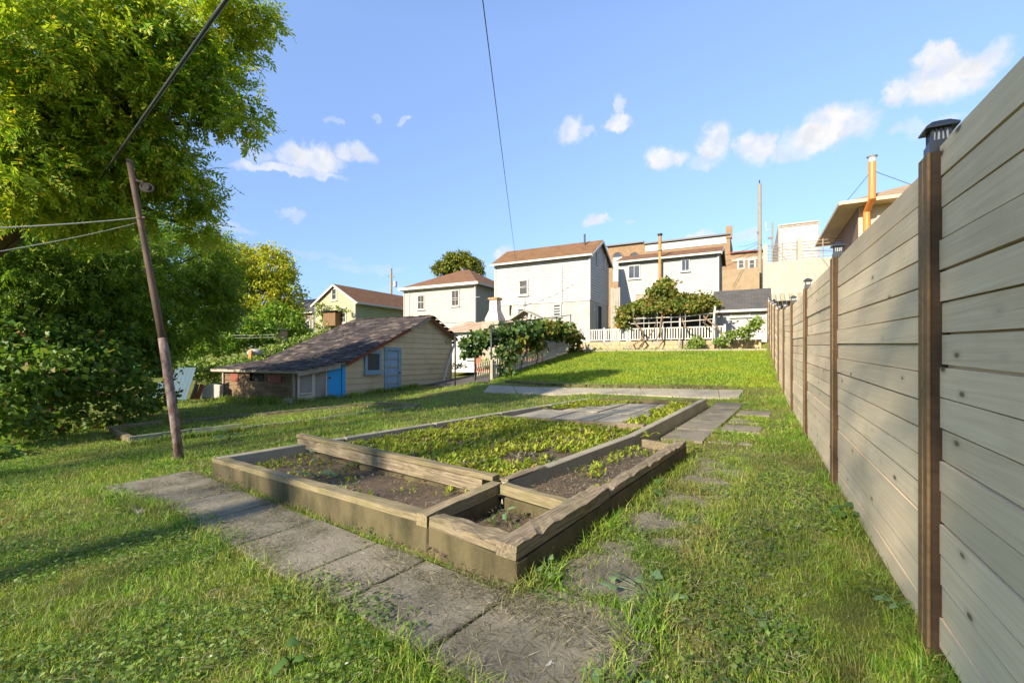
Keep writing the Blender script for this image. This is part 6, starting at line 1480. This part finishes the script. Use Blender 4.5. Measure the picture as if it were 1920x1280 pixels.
# ------------------------------------------------------------------ poles, wires
M_pole = paint('rusty_pole', (.13, .075, .045), (.055, .04, .03), .75, 6, .75, .5, (1, 1, .4), 45, spec=.35)
M_pole2 = paint('peeling_pole', (.12, .065, .045), (.36, .28, .24), .8, 14, .9, .5, (1, 1, .5), 45)
pb = hit(338, 862); Yp = pb.y
PT = thing('clothesline_pole', 'leaning rusty brown clothesline pole with a pulley near its top', 'pole', pb, 0)
top = at(242, 300, Yp); md = at(308, 655, Yp)
m = MB(); m.tube([md + (top - md) * f for f in (0, .25, .5, .75, 1)], [.046, .043, .040, .037, .035], 14); m.build('upper_tube', M_pole, PT, True)
m = MB(); m.tube([pb - UP * .1, pb.lerp(md, .35), pb.lerp(md, .7), md, md + (top - md) * .06], [.055, .055, .054, .054, .050], 14); m.build('lower_tube', M_pole2, PT, True)
pc = at(276, 352, Yp - .02); m = MB()
ring = [pc + Vector((math.cos(a) * .085, .03 * math.sin(a * 1), math.sin(a) * .06 - math.cos(a) * .03)) for a in np.linspace(0, 2 * math.pi, 19)]
m.tube(ring, .014, 7); m.bar(at(256, 338, Yp), at(270, 343, Yp), .03, .03); m.tube([pc + Vector((0, -.03, 0)), pc + Vector((0, .03, 0))], .05, 10); m.build('pulley', paint('old_iron', (.06, .05, .042), (.10, .07, .05), .8, 9, .6, .2, spec=.1), PT)
m = MB(); a_ = at(264, 408, Yp); m.tube([a_ + Vector((-.06, 0, 0)), a_ + Vector((.06, 0, .0))], .014, 8); m.build('line_hook', M_pole, PT)
def sagline(a, b, sag, n=16): return [a.lerp(b, k / n) - UP * sag * 4 * (k / n) * (1 - k / n) for k in range(n + 1)]
def wire(name, label, a, b, sag, r, mat, cat='wire'):
    T = thing(name, label, cat, a, 0); m = MB(); m.tube(sagline(a, b, sag), r, 6); m.build('line', mat, T, True); return T
M_line = paint('clothesline_white', (.6, .55, .42), (.4, .35, .25), .8, 4, .4, 0)
wire('clothesline', 'pale clothesline running left from the rusty pole', at(262, 408, Yp), at(-120, 432, 3.6), .02, .006, M_line, 'clothesline')
wire('clothesline', 'thinner clothesline sagging below the upper one', at(256, 418, Yp), at(-120, 490, 3.6), .03, .0035, M_line, 'clothesline')
wire('service_cable', 'thick black overhead cable crossing the tree at the top left', at(445, -30, 3.2), at(150, 390, 8.5), .0, .016, M_metal_d, 'cable')
wire('house_wire', 'thin dark wire dropping from the sky to the white house window', at(900, -40, 5.0), at(973, 528, 29.2), .1, .007, M_metal_d)
for ya, yb, lab in ((628, 627, 'upper thin wire strung in front of the bushes'), (633, 632, 'lower thin wire strung in front of the bushes')):
    wire('garden_wire', lab, at(400, ya, 21), at(520, yb, 22.5), .02, .012, M_line)
M_upole = paint('utility_pole', (.26, .23, .17), (.16, .14, .10), .9, 5, .5, .3)
def upole(label, px, py0, Y, r, z0, arms):
    T = thing('utility_pole', label, 'utility pole', (at(px, HY, Y).x, Y, z0), 0, 'utility poles beyond the houses'); P = at(px, py0, Y)
    m = MB(); m.tube([Vector((P.x, P.y, z0)), P], [r, r * .7], 10); m.build('pole', M_upole, T)
    for (pa, ya, pb_, yb) in arms: m = MB(); m.bar(at(pa, ya, Y), at(pb_, yb, Y), .24, .2, Vector((0, 1, 0))); m.build('crossarm', M_upole, T)
    return T
T = upole('distant utility pole with crossarms beyond the yellow gable house', 733.5, 503, 75, .24, -2, ((728, 517, 739, 518.5), (736, 531, 743, 530)))
m = MB(); P = at(741, 532, 75); m.tube([P - UP * .5, P + UP * .4], .3, 10); m.build('transformer', M_gsid, T)
T = upole('tall plain utility pole beside the stucco terrace', 1424.5, 345, 34, .17, 2, ((1421, 437, 1424, 436),))
m = MB(); P = at(1424, 338, 34); m.tube([at(1424, 346, 34), P], .05, 6); m.build('pin', M_metal_d, T)
T = upole('short far utility pole with street lamp behind the terrace railing', 1448, 417, 55, .14, 2, ((1440, 446, 1450, 445.5),))
m = MB(); m.tube([at(1446, 430, 55), at(1438, 434, 55), at(1436, 424, 55), at(1436, 416, 55)], .05, 6); m.build('lamp_arm', M_gsid, T)
for i, (a, b) in enumerate((((1424, 455, 34), (1360, 478, 33)), ((1424, 462, 34), (1352, 492, 32)), ((1424, 470, 34), (1352, 500, 32)), ((1424, 452, 34), (1384, 462, 60)), ((1424, 458, 34), (1560, 470, 22)))):
    wire('power_line', ('top', 'second', 'third', 'far', 'right-hand')[i] + ' power line strung from the tall plain pole', at(*a), at(*b), .15, .014, M_metal_d)
# cables looped across the house fronts
wire('house_cable', 'grey cable crossing the front of the cream hip-roofed house', at(775, 566, 33.5), at(900, 556, 31), .1, .016, M_gsid); wire('house_cable', 'pale cable sagging across the front of the white gable house', at(945, 545, 28), at(1054, 503, 26.4), .2, .014, M_gsid)
